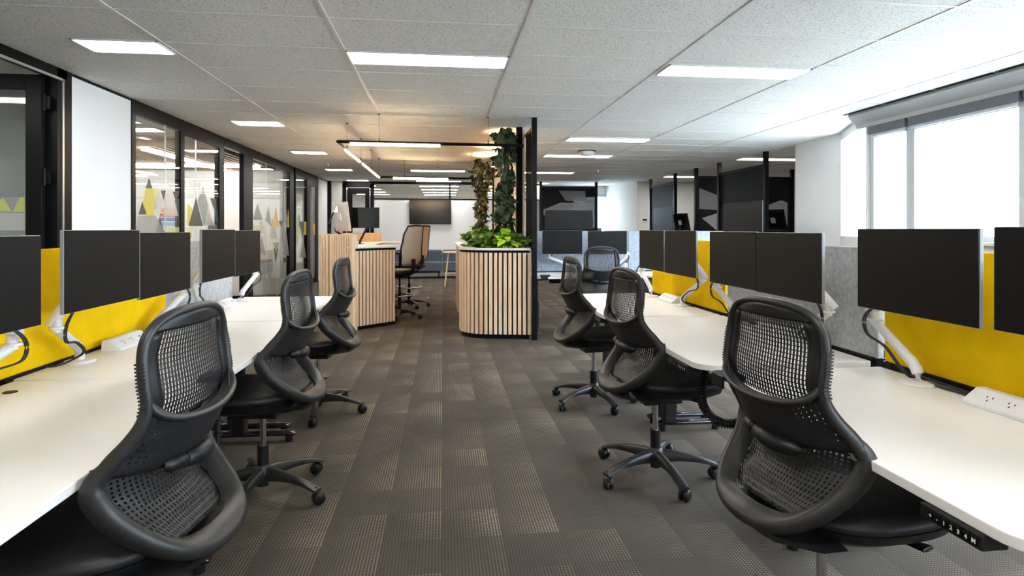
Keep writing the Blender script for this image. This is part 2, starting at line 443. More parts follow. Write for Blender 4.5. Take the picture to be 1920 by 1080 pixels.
# glazed partition along the left, one window per bay
def film_mesh(parent, tris):
    by = {}
    for c, pts in tris: by.setdefault(c, []).append(pts)
    i = 0
    for c, lst in by.items():
        b = MB()
        for pts in lst:
            i += 1
            x = XL + 0.004 + 0.0002 * i
            b.add([(x, y, z) for y, z in pts], [tuple(range(len(pts)))])
        b.build('window_film', M_film[c], parent)
TRI = [('dark', [(6.68, 1.862), (6.608, 1.743), (6.753, 1.753)]), ('yellow', [(6.608, 1.743), (6.753, 1.753), (6.858, 1.589), (6.7, 1.381), (6.549, 1.576)]),
('paleyellow', [(6.766, 1.738), (6.945, 1.75), (6.846, 1.568)]), ('dark', [(6.945, 1.744), (7.066, 1.752), (7.012, 1.628)]),
('pale', [(7.149, 1.86), (6.989, 1.458), (7.385, 1.467)]), ('dark', [(7.229, 1.747), (7.4, 1.758), (7.326, 1.621)]),
('dark', [(6.541, 1.605), (6.457, 1.462), (6.628, 1.466)]), ('grey', [(6.446, 1.452), (6.824, 1.461), (7.034, 1.279), (7.034, 1.258), (6.383, 1.263)]),
('dark', [(6.919, 1.457), (6.816, 1.26), (7.034, 1.258)]), ('pale', [(6.867, 1.703), (6.782, 1.535), (6.91, 1.457), (6.998, 1.627)]),
('paleyellow', [(7.10, 1.333), (7.40, 1.335), (7.40, 1.194), (7.12, 1.201)]),
('yellow', [(7.644, 1.635), (7.77, 1.57), (7.677, 1.358), (7.623, 1.357)]), ('dark', [(7.883, 1.717), (7.66, 1.351), (8.107, 1.353)]),
('bluegrey', [(8.101, 1.864), (7.923, 1.671), (8.119, 1.36), (8.338, 1.362), (8.243, 1.687)]), ('pale', [(8.275, 1.688), (8.162, 1.361), (8.436, 1.363)]),
('dark', [(8.338, 1.729), (8.557, 1.741), (8.557, 1.493)]), ('paleyellow', [(7.62, 1.333), (7.798, 1.335), (7.731, 1.194), (7.62, 1.201)]),
('dark', [(8.338, 1.489), (8.243, 1.291), (8.537, 1.291)]),
('greengrey', [(10.378, 1.757), (10.14, 1.467), (10.671, 1.475)]), ('pale', [(10.618, 1.474), (10.409, 1.248), (10.835, 1.245)]),
('grey', [(11.005, 1.734), (10.835, 1.461), (11.215, 1.353)]), ('orange', [(11.484, 1.736), (11.3, 1.353), (11.676, 1.355)]),
('pale', [(11.239, 1.553), (11.121, 1.141), (11.611, 1.133)]), ('dark', [(11.676, 1.473), (12.01, 1.478), (11.847, 1.356)]),
('grey', [(12.149, 1.817), (11.982, 1.478), (12.291, 1.482)]), ('yellow', [(12.36, 1.733), (12.27, 1.35), (12.44, 1.35)]),
('grey', [(12.18, 1.35), (11.941, 0.797), (12.44, 0.773)]), ('beige', [(11.3, 1.069), (11.676, 1.06), (11.484, 0.835)]),
('dark', [(11.336, 0.956), (11.637, 0.947), (11.459, 0.67)]), ('paleyellow', [(10.14, 1.374), (10.46, 1.376), (10.358, 1.264)]),
('grey', [(10.618, 1.214), (10.512, 0.925), (10.835, 0.846)]), ('pale', [(11.807, 1.275), (11.611, 0.74), (12.079, 0.717)]),
('dark', [(11.941, 0.76), (12.291, 0.744), (12.22, 0.653), (12.01, 0.665)]),
('grey', [(13.258, 1.681), (13.10, 1.352), (13.481, 1.354)]), ('dark', [(13.309, 1.476), (13.839, 1.483), (13.604, 1.102)]),
('yellow', [(13.748, 1.482), (13.95, 1.486), (13.95, 1.182), (13.712, 1.185)]), ('yellowgreen', [(13.10, 1.594), (13.36, 1.271), (13.10, 0.949)]),
('grey', [(13.658, 1.101), (13.36, 0.693), (13.95, 0.66)]), ('orange', [(14.618, 1.448), (14.90, 1.451), (14.90, 1.173), (14.722, 1.175)]),
('grey', [(14.722, 1.814), (14.60, 1.493), (14.90, 1.497)])]
def bay(n, y0, y1, joints=(), post0=0.05, post1=0.05, ztop=2.49):
    f = MB()
    if post0: f.box(XL - 0.06, XL + 0.01, y0 - post0, y0, 0, CEIL)
    if post1: f.box(XL - 0.06, XL + 0.01, y1, y1 + post1, 0, CEIL)
    f.box(XL - 0.06, XL + 0.01, y0, y1, ztop, CEIL)
    f.box(XL - 0.05, XL, y0, y1, 0, 0.04)
    w = struct(f.build('window_%d' % n, M_blk, bevel=0.003))
    MB().box(XL - 0.012, XL, y0, y1, 0.04, ztop).build('pane', M_glass, w)
    for j in joints: MB().box(XL - 0.014, XL + 0.002, j - 0.003, j + 0.003, 0.04, ztop).build('glass_joint', M_alu, w)
    film_mesh(w, [(c, p) for c, p in TRI if min(q[0] for q in p) >= y0 - 0.12 and max(q[0] for q in p) <= y1 + 0.12])
bay(1, -1.0, 3.85, (1.4,), 0.1, 0.05)
bay(2, 6.40, 7.44, (7.07,), 0.08, 0.05)
bay(3, 7.54, 8.66, (7.90,), 0.05, 0.18, ztop=2.45)
bay(4, 10.12, 12.48, (10.9, 11.6), 0.45, 0.33)
bay(5, 13.0, 14.02, (), 0.06, 0.32)
bay(6, 14.34, 14.95, (), 0, 0.30, ztop=2.35)
# head over the two openings, and the jamb strips
struct(MB().box(XL - 0.08, XL + 0.01, 3.9, 5.30, 2.55, CEIL).box(XL - 0.10, XL + 0.01, 5.17, 5.36, 0, CEIL).build('trim_3', M_blk, bevel=0.003))
struct(MB().box(XL + 0.002, XL + 0.018, 3.9, 5.25, 2.53, 2.55).box(XL + 0.002, XL + 0.018, 5.225, 5.245, 0, 2.55).box(XL - 0.075, XL - 0.055, 12.81 + 0.13, 12.99, 0, 2.5).build('trim_4', M_alu))
struct(MB().box(XL - 0.06, XL + 0.01, 8.8, 9.7, 2.50, CEIL).build('trim_5', M_blk))
struct(MB().box(XL - 0.1, XL + 0.01, 16.5, 16.6, 0, CEIL).build('trim_6', M_blk))

# open door leaf of the nearest room
d = MB()
LX0, LX1, LY = -4.10, -3.19, 5.13
d.box(LX0, LX0 + 0.12, LY - 0.022, LY + 0.022, 0.01, 2.55).box(LX1 - 0.12, LX1, LY - 0.022, LY + 0.022, 0.01, 2.55)
d.box(LX0 + 0.12, LX1 - 0.12, LY - 0.022, LY + 0.022, 2.43, 2.55).box(LX0 + 0.12, LX1 - 0.12, LY - 0.022, LY + 0.022, 0.01, 0.14)
dl = struct(d.build('door_1', M_blk, bevel=0.003))
MB().box(LX0 + 0.12, LX1 - 0.12, LY - 0.005, LY + 0.005, 0.14, 2.43).build('pane', M_glass, dl)
for c, pts in (('bluegrey', [(-3.62, 1.70), (-3.46, 1.56), (-3.56, 1.46), (-3.70, 1.46)]), ('yellowgreen', [(-3.56, 1.46), (-3.484, 1.567), (-3.413, 1.447)]),
               ('grey', [(-3.484, 1.567), (-3.358, 1.567), (-3.413, 1.447)]), ('yellowgreen', [(-3.413, 1.447), (-3.358, 1.567), (-3.32, 1.567), (-3.32, 1.447)]),
               ('pale', [(-3.97, 1.44), (-3.32, 1.44), (-3.32, 1.30), (-3.97, 1.30)])):
    MB().add([(x, LY - 0.0065 - 0.0002 * len(c), z) for x, z in pts], [tuple(range(len(pts)))]).build('window_film', M_film[c], dl)
for z in (2.33, 1.73, 0.9, 0.25):
    MB().cyl((LX1 + 0.012, LY - 0.01, z - 0.07), (LX1 + 0.012, LY - 0.01, z + 0.07), 0.012, n=12).box(LX1 - 0.02, LX1 + 0.05, LY - 0.005, LY + 0.005, z - 0.05, z + 0.05).build('door_hinge', M_blk, dl)

# slatted ceiling raft in the meeting room
s = MB()
k = -7.9
while k < XL - 0.2:
    s.box(k, k + 0.05, 9.0, 12.3, 2.50, 2.58); k += 0.11
s.box(-7.9, XL - 0.15, 8.97, 9.0, 2.50, 2.60).box(-7.9, XL - 0.15, 12.28, 12.32, 2.48, 2.60)
struct(s.build('trim_7', M_slatceil))

# TV wall at the far end, glass transom above, door on its left
YB = 16.5
wallbox('wall_far', -1.90, 2.75, YB, YB + 0.12, 0, 2.14)
w = MB().box(-1.95, 2.75, YB - 0.01, YB + 0.05, 2.56, CEIL).box(-1.90, 2.75, YB - 0.01, YB + 0.05, 2.13, 2.165)
for x in (-1.90, 0.20, 2.30): w.box(x - 0.025, x + 0.025, YB - 0.01, YB + 0.05, 2.14, 2.58)
w = struct(w.build('window_7', M_blk))
MB().box(-1.90, 2.75, YB + 0.01, YB + 0.02, 2.165, 2.56).build('pane', M_glass, w)
d = MB().box(-2.72, -2.62, YB - 0.02, YB + 0.06, 0, 2.56).box(-1.98, -1.88, YB - 0.02, YB + 0.06, 0, 2.56).box(-2.72, -1.88, YB - 0.02, YB + 0.06, 2.46, CEIL)
d.box(-2.60, -2.46, YB, YB + 0.04, 0.01, 2.44).box(-2.12, -2.0, YB, YB + 0.04, 0.01, 2.44).box(-2.46, -2.12, YB, YB + 0.04, 2.28, 2.44).box(-2.46, -2.12, YB, YB + 0.04, 0.01, 0.12)
dd = struct(d.build('door_2', M_blk, bevel=0.004))
MB().box(-2.46, -2.12, YB + 0.015, YB + 0.025, 0.12, 2.28).build('pane', M_glass, dd)
MB().box(-2.615, -2.605, YB - 0.03, YB - 0.02, 0.0, 2.46).box(-1.995, -1.985, YB - 0.03, YB - 0.02, 0, 2.46).box(-2.615, -1.985, YB - 0.03, YB - 0.02, 2.45, 2.46).build('door_trim', M_alu, dd)
wallbox('wall_far_left', -3.02, -2.72, YB, YB + 0.1, 0, CEIL, m=M_wallgrey)
struct(MB().box(-3.12, -3.02, YB - 0.05, YB + 0.1, 0, CEIL).build('trim_8', M_blk))
wallbox('wall_far_return', 2.70, 2.80, YB + 0.12, 17.5, 0, CEIL)
wallbox('wall_far_side', 3.0, 3.1, 17.6, 24.2, 0, CEIL)
wallbox('wall_beyond', -8, -3.1, 19.0, 19.1, 0, CEIL)

# right side: window wall, column, far alcove
XR = 4.75
struct(MB().box(XR, XR + 0.25, -4, 6.1, 0, 1.19).build('wall_right', M_wall))
struct(MB().box(XR, XR + 0.25, -4, 6.1, 2.50, CEIL).build('wall_right_head', M_wall))
struct(MB().box(XR - 0.06, XR + 0.25, -4, 6.1, 1.165, 1.195).build('trim_9', M_white, bevel=0.004))
def winbay(n, y0, y1, m0=0.05, m1=0.05):
    f = MB().box(XR + 0.02, XR + 0.09, y0, y1, 1.195, 1.245).box(XR + 0.02, XR + 0.09, y0, y1, 2.33, 2.50)
    f.box(XR + 0.02, XR + 0.09, y0, y0 + m0, 1.245, 2.33).box(XR + 0.02, XR + 0.09, y1 - m1, y1, 1.245, 2.33)
    f.box(XR + 0.04, XR + 0.07, y0 + m0, y0 + m0 + 0.03, 1.245, 2.33)
    w = struct(f.build('window_%d' % n, M_winframe, bevel=0.003))
    MB().box(XR + 0.05, XR + 0.056, y0 + m0, y1 - m1, 1.245, 2.33).build('pane', M_clear, w)
    MB().box(XR - 0.03, XR + 0.02, y0 + 0.02, y1 - 0.02, 2.37, 2.455).build('blind_cassette', M_blind, w)
    MB().box(XR - 0.015, XR - 0.005, y0 + 0.04, y1 - 0.04, 2.335, 2.372).build('blind_hem_bar', M_winframe, w)
winbay(8, 5.50, 6.07); winbay(9, 4.30, 5.50); winbay(10, 3.10, 4.30); winbay(11, 1.90, 3.10); winbay(12, 0.70, 1.90); winbay(13, -0.5, 0.70); winbay(14, -1.7, -0.5); winbay(15, -4, -1.7)  # bays past the first two are out of view, added to let in daylight
# sloping bulkhead over the blinds
prof = [(4.64, CEIL), (4.63, 2.60), (4.73, 2.50), (4.74, 2.46), (4.76, 2.46), (4.76, CEIL)]
b = MB()
b.loft([[(x, y, z) for x, z in prof] for y in (-4, 6.25)])
struct(b.build('trim_10', mat('bulkhead_grey', (0.50, 0.52, 0.54), 0.6)))
struct(MB().box(4.58, 4.60, -4, 6.33, CEIL - 0.004, CEIL + 0.001).box(4.612, 4.625, -4, 6.30, CEIL - 0.006, CEIL + 0.001).build('trim_11', M_blk))
# splay between the window wall and the column, glazing added to make it bright
def splay():
    a = Vector((4.75, 6.10)); c = Vector((5.43, 7.48)); t = (c - a).normalized(); n = Vector((t.y, -t.x))
    def seg(mb, u0, u1, z0, z1, th=0.08):
        p = [a + t * u0, a + t * u1, a + t * u1 + n * th, a + t * u0 + n * th]
        mb.prism([(q.x, q.y) for q in p], z0, z1)
    L = (c - a).length
    mb = MB(); seg(mb, 0, L, 0, 1.19, 0.2); seg(mb, 0, L, 2.56, CEIL, 0.2); struct(mb.build('wall_right_splay', M_wall))
    mb = MB(); seg(mb, 0, 0.05, 1.19, 2.56); seg(mb, L - 0.04, L, 1.19, 2.56); seg(mb, 0, L, 1.19, 1.22); seg(mb, 0, L, 2.52, 2.56)
    w = struct(mb.build('window_16', M_wall))
    mb = MB(); seg(mb, 0.05, L - 0.04, 1.22, 2.52, 0.01); mb.build('pane', M_clear, w)
splay()
wallbox('wall_right_column', 5.43, 5.60, 7.48, 8.52, 0, CEIL)
wallbox('wall_right_alcove', 5.60, 9, 8.42, 8.52, 0, CEIL)
wallbox('wall_right_outer', 8.9, 9.0, 8.5, 15.6, 0, CEIL)
wallbox('wall_right_rear', 5.30, 9.0, 15.6, 15.7, 0, CEIL)
b = MB().prism([(5.30, 15.6), (5.30, 15.75), (5.05, 17.5), (4.95, 17.5)], 0, CEIL)
struct(b.build('wall_right_slant', M_wall))
wallbox('wall_far_right_low', 2.75, 5.0, 17.5, 17.6, 0, 1.15)
wallbox('wall_far_right_high', 2.75, 5.0, 17.5, 17.6, 2.36, CEIL)
wallbox('wall_far_right_pier', 2.75, 3.9, 17.5, 17.6, 1.15, 2.36)
f = MB().box(3.9, 5.0, 17.5, 17.56, 1.15, 1.20).box(3.9, 5.0, 17.48, 17.56, 2.30, 2.38).box(3.9, 3.95, 17.5, 17.56, 1.2, 2.3).box(4.93, 5.0, 17.5, 17.56, 1.2, 2.3)
w = struct(f.build('window_17', M_winframe)); MB().box(3.95, 4.93, 17.53, 17.535, 1.2, 2.3).build('pane', M_clear, w)

# ------------------------------------------------------------------ ceiling fixtures
def ceiling_light(x0, x1, y0, y1, label, group='recessed ceiling light panels'):
    t = thing('ceiling_light', label, 'ceiling light', ((x0 + x1) / 2, (y0 + y1) / 2, CEIL), 0, group)
    a, b = (x1 - x0) / 2, (y1 - y0) / 2
    f = MB()
    for s_ in (-1, 1):
        f.box(-a, a, s_ * b - 0.012 * s_, s_ * b, -0.012, 0.002); f.box(s_ * a - 0.012 * s_, s_ * a, -b, b, -0.012, 0.002)
    f.build('frame', M_white, t)
    MB().box(-a + 0.012, a - 0.012, -b + 0.012, b - 0.012, -0.008, 0.0).build('diffuser', M_panel, t)
LS = [
 (-2.555, -1.985, 4.37, 4.67, 'short light panel near the glazed door, nearest in the left line'),
 (-2.555, -1.985, 7.44, 7.76, 'short left light panel above the white triangle glazing, second from the front'),
 (-2.555, -1.985, 10.22, 10.54, 'short left light panel, third from the front of its line'),
 (-2.555, -1.985, 13.16, 13.48, 'short left light panel, fourth from the front of its line'),
 (-2.555, -1.985, 16.02, 16.30, 'short left light panel right before the far glazed door'),
 (-0.715, 0.505, 4.44, 4.76, 'large centre light panel, widest in the picture'),
 (-0.715, 0.505, 13.14, 13.46, 'centre light panel behind the warm hanging track'),
 (-0.715, 0.505, 15.98, 16.30, 'centre light panel just in front of the television wall'),
 (1.80, 3.02, 4.50, 4.82, 'large right light panel nearest the window bulkhead'),
 (1.80, 3.02, 8.24, 8.56, 'right light panel in front of the round ceiling unit'),
 (1.80, 3.02, 10.16, 10.48, 'right light panel behind the round ceiling unit'),
 (1.80, 3.02, 13.26, 13.58, 'right light panel partly hidden by the black post, fourth in line'),
 (1.80, 3.02, 16.40, 16.72, 'right light panel above the far patterned screen'),
 (5.50, 6.75, 10.20, 10.52, 'alcove light panel seen either side of the black screen post'),
 (5.50, 6.75, 13.90, 14.22, 'alcove light panel farthest back behind the black screens'),
]
for a in LS: ceiling_light(*a)
for i, (x, y) in enumerate(((-4.1, 3.6), (-4.3, 8.1), (-4.4, 14.0), (-6.3, 3.6), (-6.3, 8.1), (-4.2, 6.6))):  # panels added to brighten the glazed rooms behind the left partition
    ceiling_light(x - 0.6, x + 0.6, y, y + 0.3, ['light panel inside the nearest glazed room, close to the glass', 'light panel inside the triangle patterned meeting room, close to the glass', 'light panel inside the farthest glazed room', 'light panel deep inside the nearest glazed room', 'light panel deep inside the triangle patterned meeting room', 'light panel just behind the white wall panel in the meeting room'][i])
for r_, y in enumerate((17.9, 19.4, 20.9, 22.4)):
    for c_, x in enumerate((-2.6, -0.1, 2.0)):
        ceiling_light(x - 0.6, x + 0.6, y, y + 0.3, 'light panel beyond the television wall, row %s, %s' % (['nearest', 'second', 'third', 'farthest'][r_], ['left', 'middle', 'right'][c_]), 'light panels beyond the television wall')
for c_, x in enumerate((-0.1, 2.4)):
    ceiling_light(x - 0.61, x + 0.61, 0.3, 0.62, 'light panel overhead, %s of the aisle, just out of the frame' % ['middle', 'right'][c_])
    ceiling_light(x - 0.61, x + 0.61, -2.6, -2.28, 'light panel overhead far behind, %s of the aisle' % ['middle', 'right'][c_])
ceiling_light(-2.555, -1.985, 0.9, 1.2, 'short light panel overhead, left of the aisle, just out of the frame')

# linear lights inside the meeting room
for (x0, y0, x1, y1, lab) in ((-4.3, 9.05, -4.3, 12.2, 'thin linear light running back along the slatted ceiling'), (-6.6, 11.4, -3.4, 11.4, 'thin linear light running across the slatted ceiling')):
    b = MB().box(min(x0, x1) - 0.02, max(x0, x1) + 0.02, min(y0, y1) - 0.02, max(y0, y1) + 0.02, 2.455, 2.50).build('linear_light', M_panel)
    tag(b, lab, 'ceiling light')

# round ceiling unit
t = thing('ceiling_speaker', 'round white ceiling unit with dark rim between two right light panels', 'ceiling unit', (2.41, 9.66, CEIL))
MB().lathe([(0.15, 0.0), (0.15, -0.012)]).build('rim', M_blk, t, smooth=30)
MB().lathe([(0.125, -0.012), (0.125, -0.05), (0.10, -0.075), (0.02, -0.08)]).build('cover', M_white, t, smooth=40)
for x, y, lab in ((-2.3, 12.2, 'small white sprinkler head above the left aisle'), (-0.1, 11.2, 'small sprinkler head inside the warm track loop'), (3.4, 12.6, 'small sprinkler head above the right rear desks')):
    b = MB().lathe([(0.035, 0), (0.035, -0.008), (0.012, -0.012), (0.010, -0.045), (0.022, -0.05)], (x, y, CEIL), 14).build('sprinkler_head', M_alu, smooth=40)
    tag(b, lab, 'sprinkler')

# ------------------------------------------------------------------ desks
def make_desk(name, label, toe=0.02, w=1.38, cat='desk', group='white height adjustable desks'):
    t = thing(name, label, cat, (0, 0, 0), 0, group)
    dp = 0.785
    MB().prism(rrect(0, dp, 0, w, (0.10, 0.01, 0.01, 0.08), 10), 0.707, 0.733).build('desktop', M_desk, t, bevel=0.003)
    for y in (0.068, w - 0.068):
        lg = MB().box(0.34, 0.43, y - 0.035, y + 0.035, 0.05, 0.40).box(0.352, 0.418, y - 0.026, y + 0.026, 0.38, 0.69)
        lg = lg.build('leg', M_blackplastic, t, bevel=0.012)
        ft = MB().tube([(toe, y, 0.045), (toe + 0.03, y, 0.05), (0.36, y, 0.055), (0.70, y, 0.05), (0.74, y, 0.045)], [0.018, 0.028, 0.03, 0.028, 0.018], 12, flat=(1, 0.62))
        for fx in (toe + 0.04, 0.70): ft.cyl((fx, y, 0.0), (fx, y, 0.04), 0.022, n=12)
        ft.build('foot', M_polblack, lg, smooth=50)
    MB().box(0.10, 0.68, 0.035, 0.105, 0.68, 0.707).box(0.10, 0.68, w - 0.105, w - 0.035, 0.68, 0.707).box(0.33, 0.44, 0.07, w - 0.07, 0.665, 0.705).build('under_frame', M_blackplastic, t, bevel=0.004)
    MB().box(0.60, 0.72, 0.3, w - 0.3, 0.60, 0.705).build('cable_tray', M_blackplastic, t, bevel=0.004)
    return t
def text_mesh(s, size):
    c = bpy.data.curves.new('t', 'FONT'); c.body = s; c.size = size; c.align_x = 'CENTER'; c.align_y = 'CENTER'; c.extrude = 0.0002; c.offset = 0.0004
    o = bpy.data.objects.new('t', c); COL.objects.link(o)
    dg = bpy.context.evaluated_depsgraph_get()
    me = bpy.data.meshes.new_from_object(o.evaluated_get(dg))
    bpy.data.objects.remove(o)
    return me
def control_panel(desk, y0=0.115):
    """handset under the front edge, tilted toward the user"""
    p = MB().box(-0.012, 0.05, y0, y0 + 0.155, 0.674, 0.707).build('control_panel', M_blackplastic, desk, bevel=0.004)
    for i, ch in enumerate('M4321-+'):
        y = y0 + 0.016 + i * 0.0178
        MB().box(-0.0145, -0.011, y - 0.0066, y + 0.0066, 0.681, 0.698).build('button', M_blk, p, bevel=0.001)
        me = text_mesh(ch, 0.0125); me.materials.append(M_mark)
        o = bpy.data.objects.new('button_mark', me); COL.objects.link(o); o.parent = p
        o.matrix_local = Matrix.Translation((-0.0150, y, 0.6895)) @ Matrix.Rotation(-PI / 2, 4, 'Z') @ Matrix.Rotation(PI / 2, 4, 'X')
    return p
desk0 = make_desk('standing_desk', 'nearest white desk on the right, its keypad marked 1 to 4 in front', 0.30)
XRF, XLF = 1.08, -0.835
control_panel(desk0)
desk0.location = (XRF + 0.008, 0.945, -0.014)
dup(desk0, (XRF, 2.365, 0), 0, 'middle white desk on the right, in front of the grey felt screen')
dup(desk0, (XRF - 0.005, 3.765, 0), 0, 'farthest white desk on the right, in front of the far yellow screen')
deskL = make_desk('standing_desk', 'nearest white desk on the left, with a round black grommet', 0.05)
control_panel(deskL)
deskL.location = (XLF, 2.435, 0); deskL.rotation_euler = (0, 0, PI)
dup(deskL, (XLF - 0.02, 3.84, 0), PI, 'middle white desk on the left, between two yellow screened seams')
dup(deskL, (XLF - 0.09, 5.235, 0), PI, 'farthest white desk on the left, in front of the grey felt screen')
# back cluster, users face away from the camera
dup(desk0, (1.10, 7.012, 0), -PI / 2 + PI, 'white desk behind the right rows, beside the slatted planter').location = (2.49, 7.012, 0)
dup(desk0, (3.92, 7.012, 0), PI / 2, 'white desk behind the right rows, nearer the windows')
dup(desk0, (4.15, 8.0, 0), 0, 'white desk against the large black screen by the column')
dup(desk0, (4.60, 12.0, 0), 0, 'white desk against the rear black screen')
dup(desk0, (5.75, 9.35, 0), 0, 'white desk behind the large black screen in the alcove')
dup(desk0, (3.10, 10.35, 0), PI, 'white desk behind the grey screens under the wide monitor')
# grommet
tag(MB().lathe([(0.022, 0.0), (0.022, 0.003), (0.014, 0.004)], (-1.52, 2.27, 0.7325), 18).build('cable_grommet', M_blk, smooth=40), 'small round black grommet on the nearest left desk by the yellow screen', 'grommet')

# screens between desks
def screen(name, x0, x1, y0, y1, ztop, m, label, cat='desk screen', group='felt desk screens'):
    t = thing(name, label, cat, ((x0 + x1) / 2, (y0 + y1) / 2, 0.70), 0, group)
    a, b = (x1 - x0) / 2, (y1 - y0) / 2
    MB().box(-a, a, -b, b, 0.045, ztop - 0.70).build('felt_panel', m, t, bevel=0.004)
    if a < b: r = MB().box(-a - 0.008, a + 0.008, -b, b, 0.02, 0.045)
    else: r = MB().box(-a, a, -b - 0.008, b + 0.008, 0.02, 0.045)
    r.build('rail', M_blk, t)
    for s_ in (-1, 1):
        br = MB()
        if a < b: br.box(-0.028, 0.028, s_ * (b - 0.03) - 0.02, s_ * (b - 0.03) + 0.02, -0.07, 0.045)
        else: br.box(s_ * (a - 0.03) - 0.02, s_ * (a - 0.03) + 0.02, -0.028, 0.028, -0.07, 0.045)
        br.build('bracket', M_blk, t, bevel=0.003)
SR = 1.885
screen('desk_screen', SR, SR + 0.03, 0.93, 2.315, 1.228, M_yellow, 'yellow felt screen behind the nearest right desk')
screen('desk_screen', SR, SR + 0.03, 2.355, 3.715, 1.228, M_grey, 'grey felt screen behind the middle right desk')
screen('desk_screen', SR, SR + 0.03, 3.75, 5.13, 1.228, M_yellow, 'yellow felt screen behind the farthest right desk')
SL = -1.645
screen('desk_screen', SL - 0.03, SL, 1.04, 2.385, 1.228, M_yellow, 'yellow felt screen behind the nearest left desk, mostly behind a monitor')
screen('desk_screen', SL - 0.03, SL, 2.40, 3.73, 1.228, M_yellow, 'yellow felt screen behind the middle left desk and its power box')
screen('desk_screen', SL - 0.03 - 0.06, SL - 0.06, 3.78, 5.03, 1.228, M_grey, 'grey felt screen behind the farthest left desk')
screen('desk_screen', 1.07, 2.47, 7.80, 7.83, 1.285, M_felt_blue, 'blue grey felt screen behind the two rear monitors')
screen('desk_screen', 2.53, 3.90, 7.80, 7.83, 1.285, M_felt_blue, 'blue grey felt screen right of the rear monitors')

# ------------------------------------------------------------------ monitors and arms
def make_monitor(label, w=0.525, h=0.305, screen_m=None, shell_m=None, group='desk monitors'):
    """faces local -Y, origin at the centre of the screen"""
    t = thing('monitor', label, 'monitor', (0, 0, 0), 0, group)
    MB().box(-w / 2, w / 2, 0.002, 0.016, -h / 2, h / 2).build('bezel', shell_m or M_shell, t, bevel=0.002)
    MB().box(-w / 2 + 0.002, w / 2 - 0.002, -0.001, 0.003, -h / 2 + 0.002, h / 2 - 0.002).build('screen', screen_m or M_screen, t)
    MB().loft([[(x * w * a, y, z * h * a) for x, z in ((-.5, -.5), (.5, -.5), (.5, .5), (-.5, .5))] for a, y in ((0.97, 0.016), (0.80, 0.036), (0.55, 0.042))]).build('back_shell', M_blackplastic if shell_m is None else shell_m, t, smooth=30)
    MB().box(-0.05, 0.05, 0.042, 0.052, -0.05, 0.05).build('mount_plate', M_white, t, bevel=0.003)
    return t
mon0 = make_monitor('monitor on the nearest right desk, the one fully in view beside the window')
def monitor(cx, cy, cz, facing, label, tilt=0, first=[True]):
    rz = {'-X': -PI / 2, '+X': PI / 2, '-Y': 0}.get(facing, facing)
    if first[0]:
        t = mon0; first[0] = False; t['label'] = label
        t.location = (cx, cy, cz); t.rotation_euler = (0, 0, rz)
    else: t = dup(mon0, (cx, cy, cz), rz, label)
    if tilt: t.rotation_euler = (tilt, 0, rz)
    return t
def arm(base, elbow, head, label, side=1, white=True):
    """pole arm: base disc on the desk, lower arm, elbow clip, gas spring upper arm reaching the monitor"""
    m = M_white if white else M_blackplastic
    B, E, Hd = Vector(base), Vector(elbow), Vector(head)
    t = thing('monitor_stand', label, 'monitor arm', base, 0, 'monitor arms clamped to the desks')
    E -= B; Hd -= B
    MB().lathe([(0.058, 0.0), (0.060, 0.004), (0.055, 0.010), (0.024, 0.014)]).build('base', m, t, smooth=40)
    knee = Vector((0, 0, 0.055))
    MB().tube([(0, 0, 0.010), (0, 0, 0.045), knee + E * 0.04], [0.019, 0.019, 0.020], 16).build('post', m, t, smooth=50)
    MB().tube([knee - Vector((0, 0, 0.012)), knee + E * 0.1, E * 0.9 + knee * 0.1, E], [0.019, 0.019, 0.017, 0.016], 16, flat=(1.0, 1.1)).build('lower_arm', m, t, smooth=50)
    j = MB().cyl(E + Vector((0, 0, -0.012)), E + Vector((0, 0, 0.040)), 0.018, n=18); j.lathe([(0.029, 0.0), (0.031, 0.004), (0.029, 0.009)], E + Vector((0, 0, 0.002)), 20)
    j.build('joint', m, t, smooth=50)
    E2 = E + Vector((0, 0, 0.055)); dirv = (Hd - E2); L = dirv.length; dirv = dirv.normalized()
    MB().tube([E2 - dirv * 0.045, E2 - dirv * 0.04, E2 + dirv * L * 0.45, E2 + dirv * L * 0.92], [0.019, 0.0215, 0.0215, 0.017], 18).build('upper_arm', m, t, smooth=50)
    MB().sphere(Hd, 0.024).cyl(Hd, Hd + Vector((side * 0.03, 0, 0)), 0.018, n=14).build('head_joint', m, t, smooth=50)
    c = MB()
    q = Vector((0.014 * side, 0.0, 0))
    for dx in (0, 0.012):
        pts = [E2 + dirv * L * 0.5 + Vector((side * 0.03, 0, -0.02)), E2 + Vector((side * 0.035, dx, -0.03)), E + Vector((side * 0.03, dx, -0.05)), E * 0.55 + knee * 0.4 + Vector((side * 0.032, dx, -0.015)), E * 0.2 + knee * 0.6 + Vector((side * 0.03, dx, -0.02)), Vector((-side * 0.03, (0.06 + dx) * (1 if E.y < 0 else -1) * -1, 0.008)), Vector((-side * 0.075, 0.10 * (1 if E.y < 0 else -1) * -1, 0.004))]
        c.tube(catmull(pts, 6), 0.0038, 8)
    c.build('cable', M_cable, t, smooth=50)
    return t
MZ = 1.15
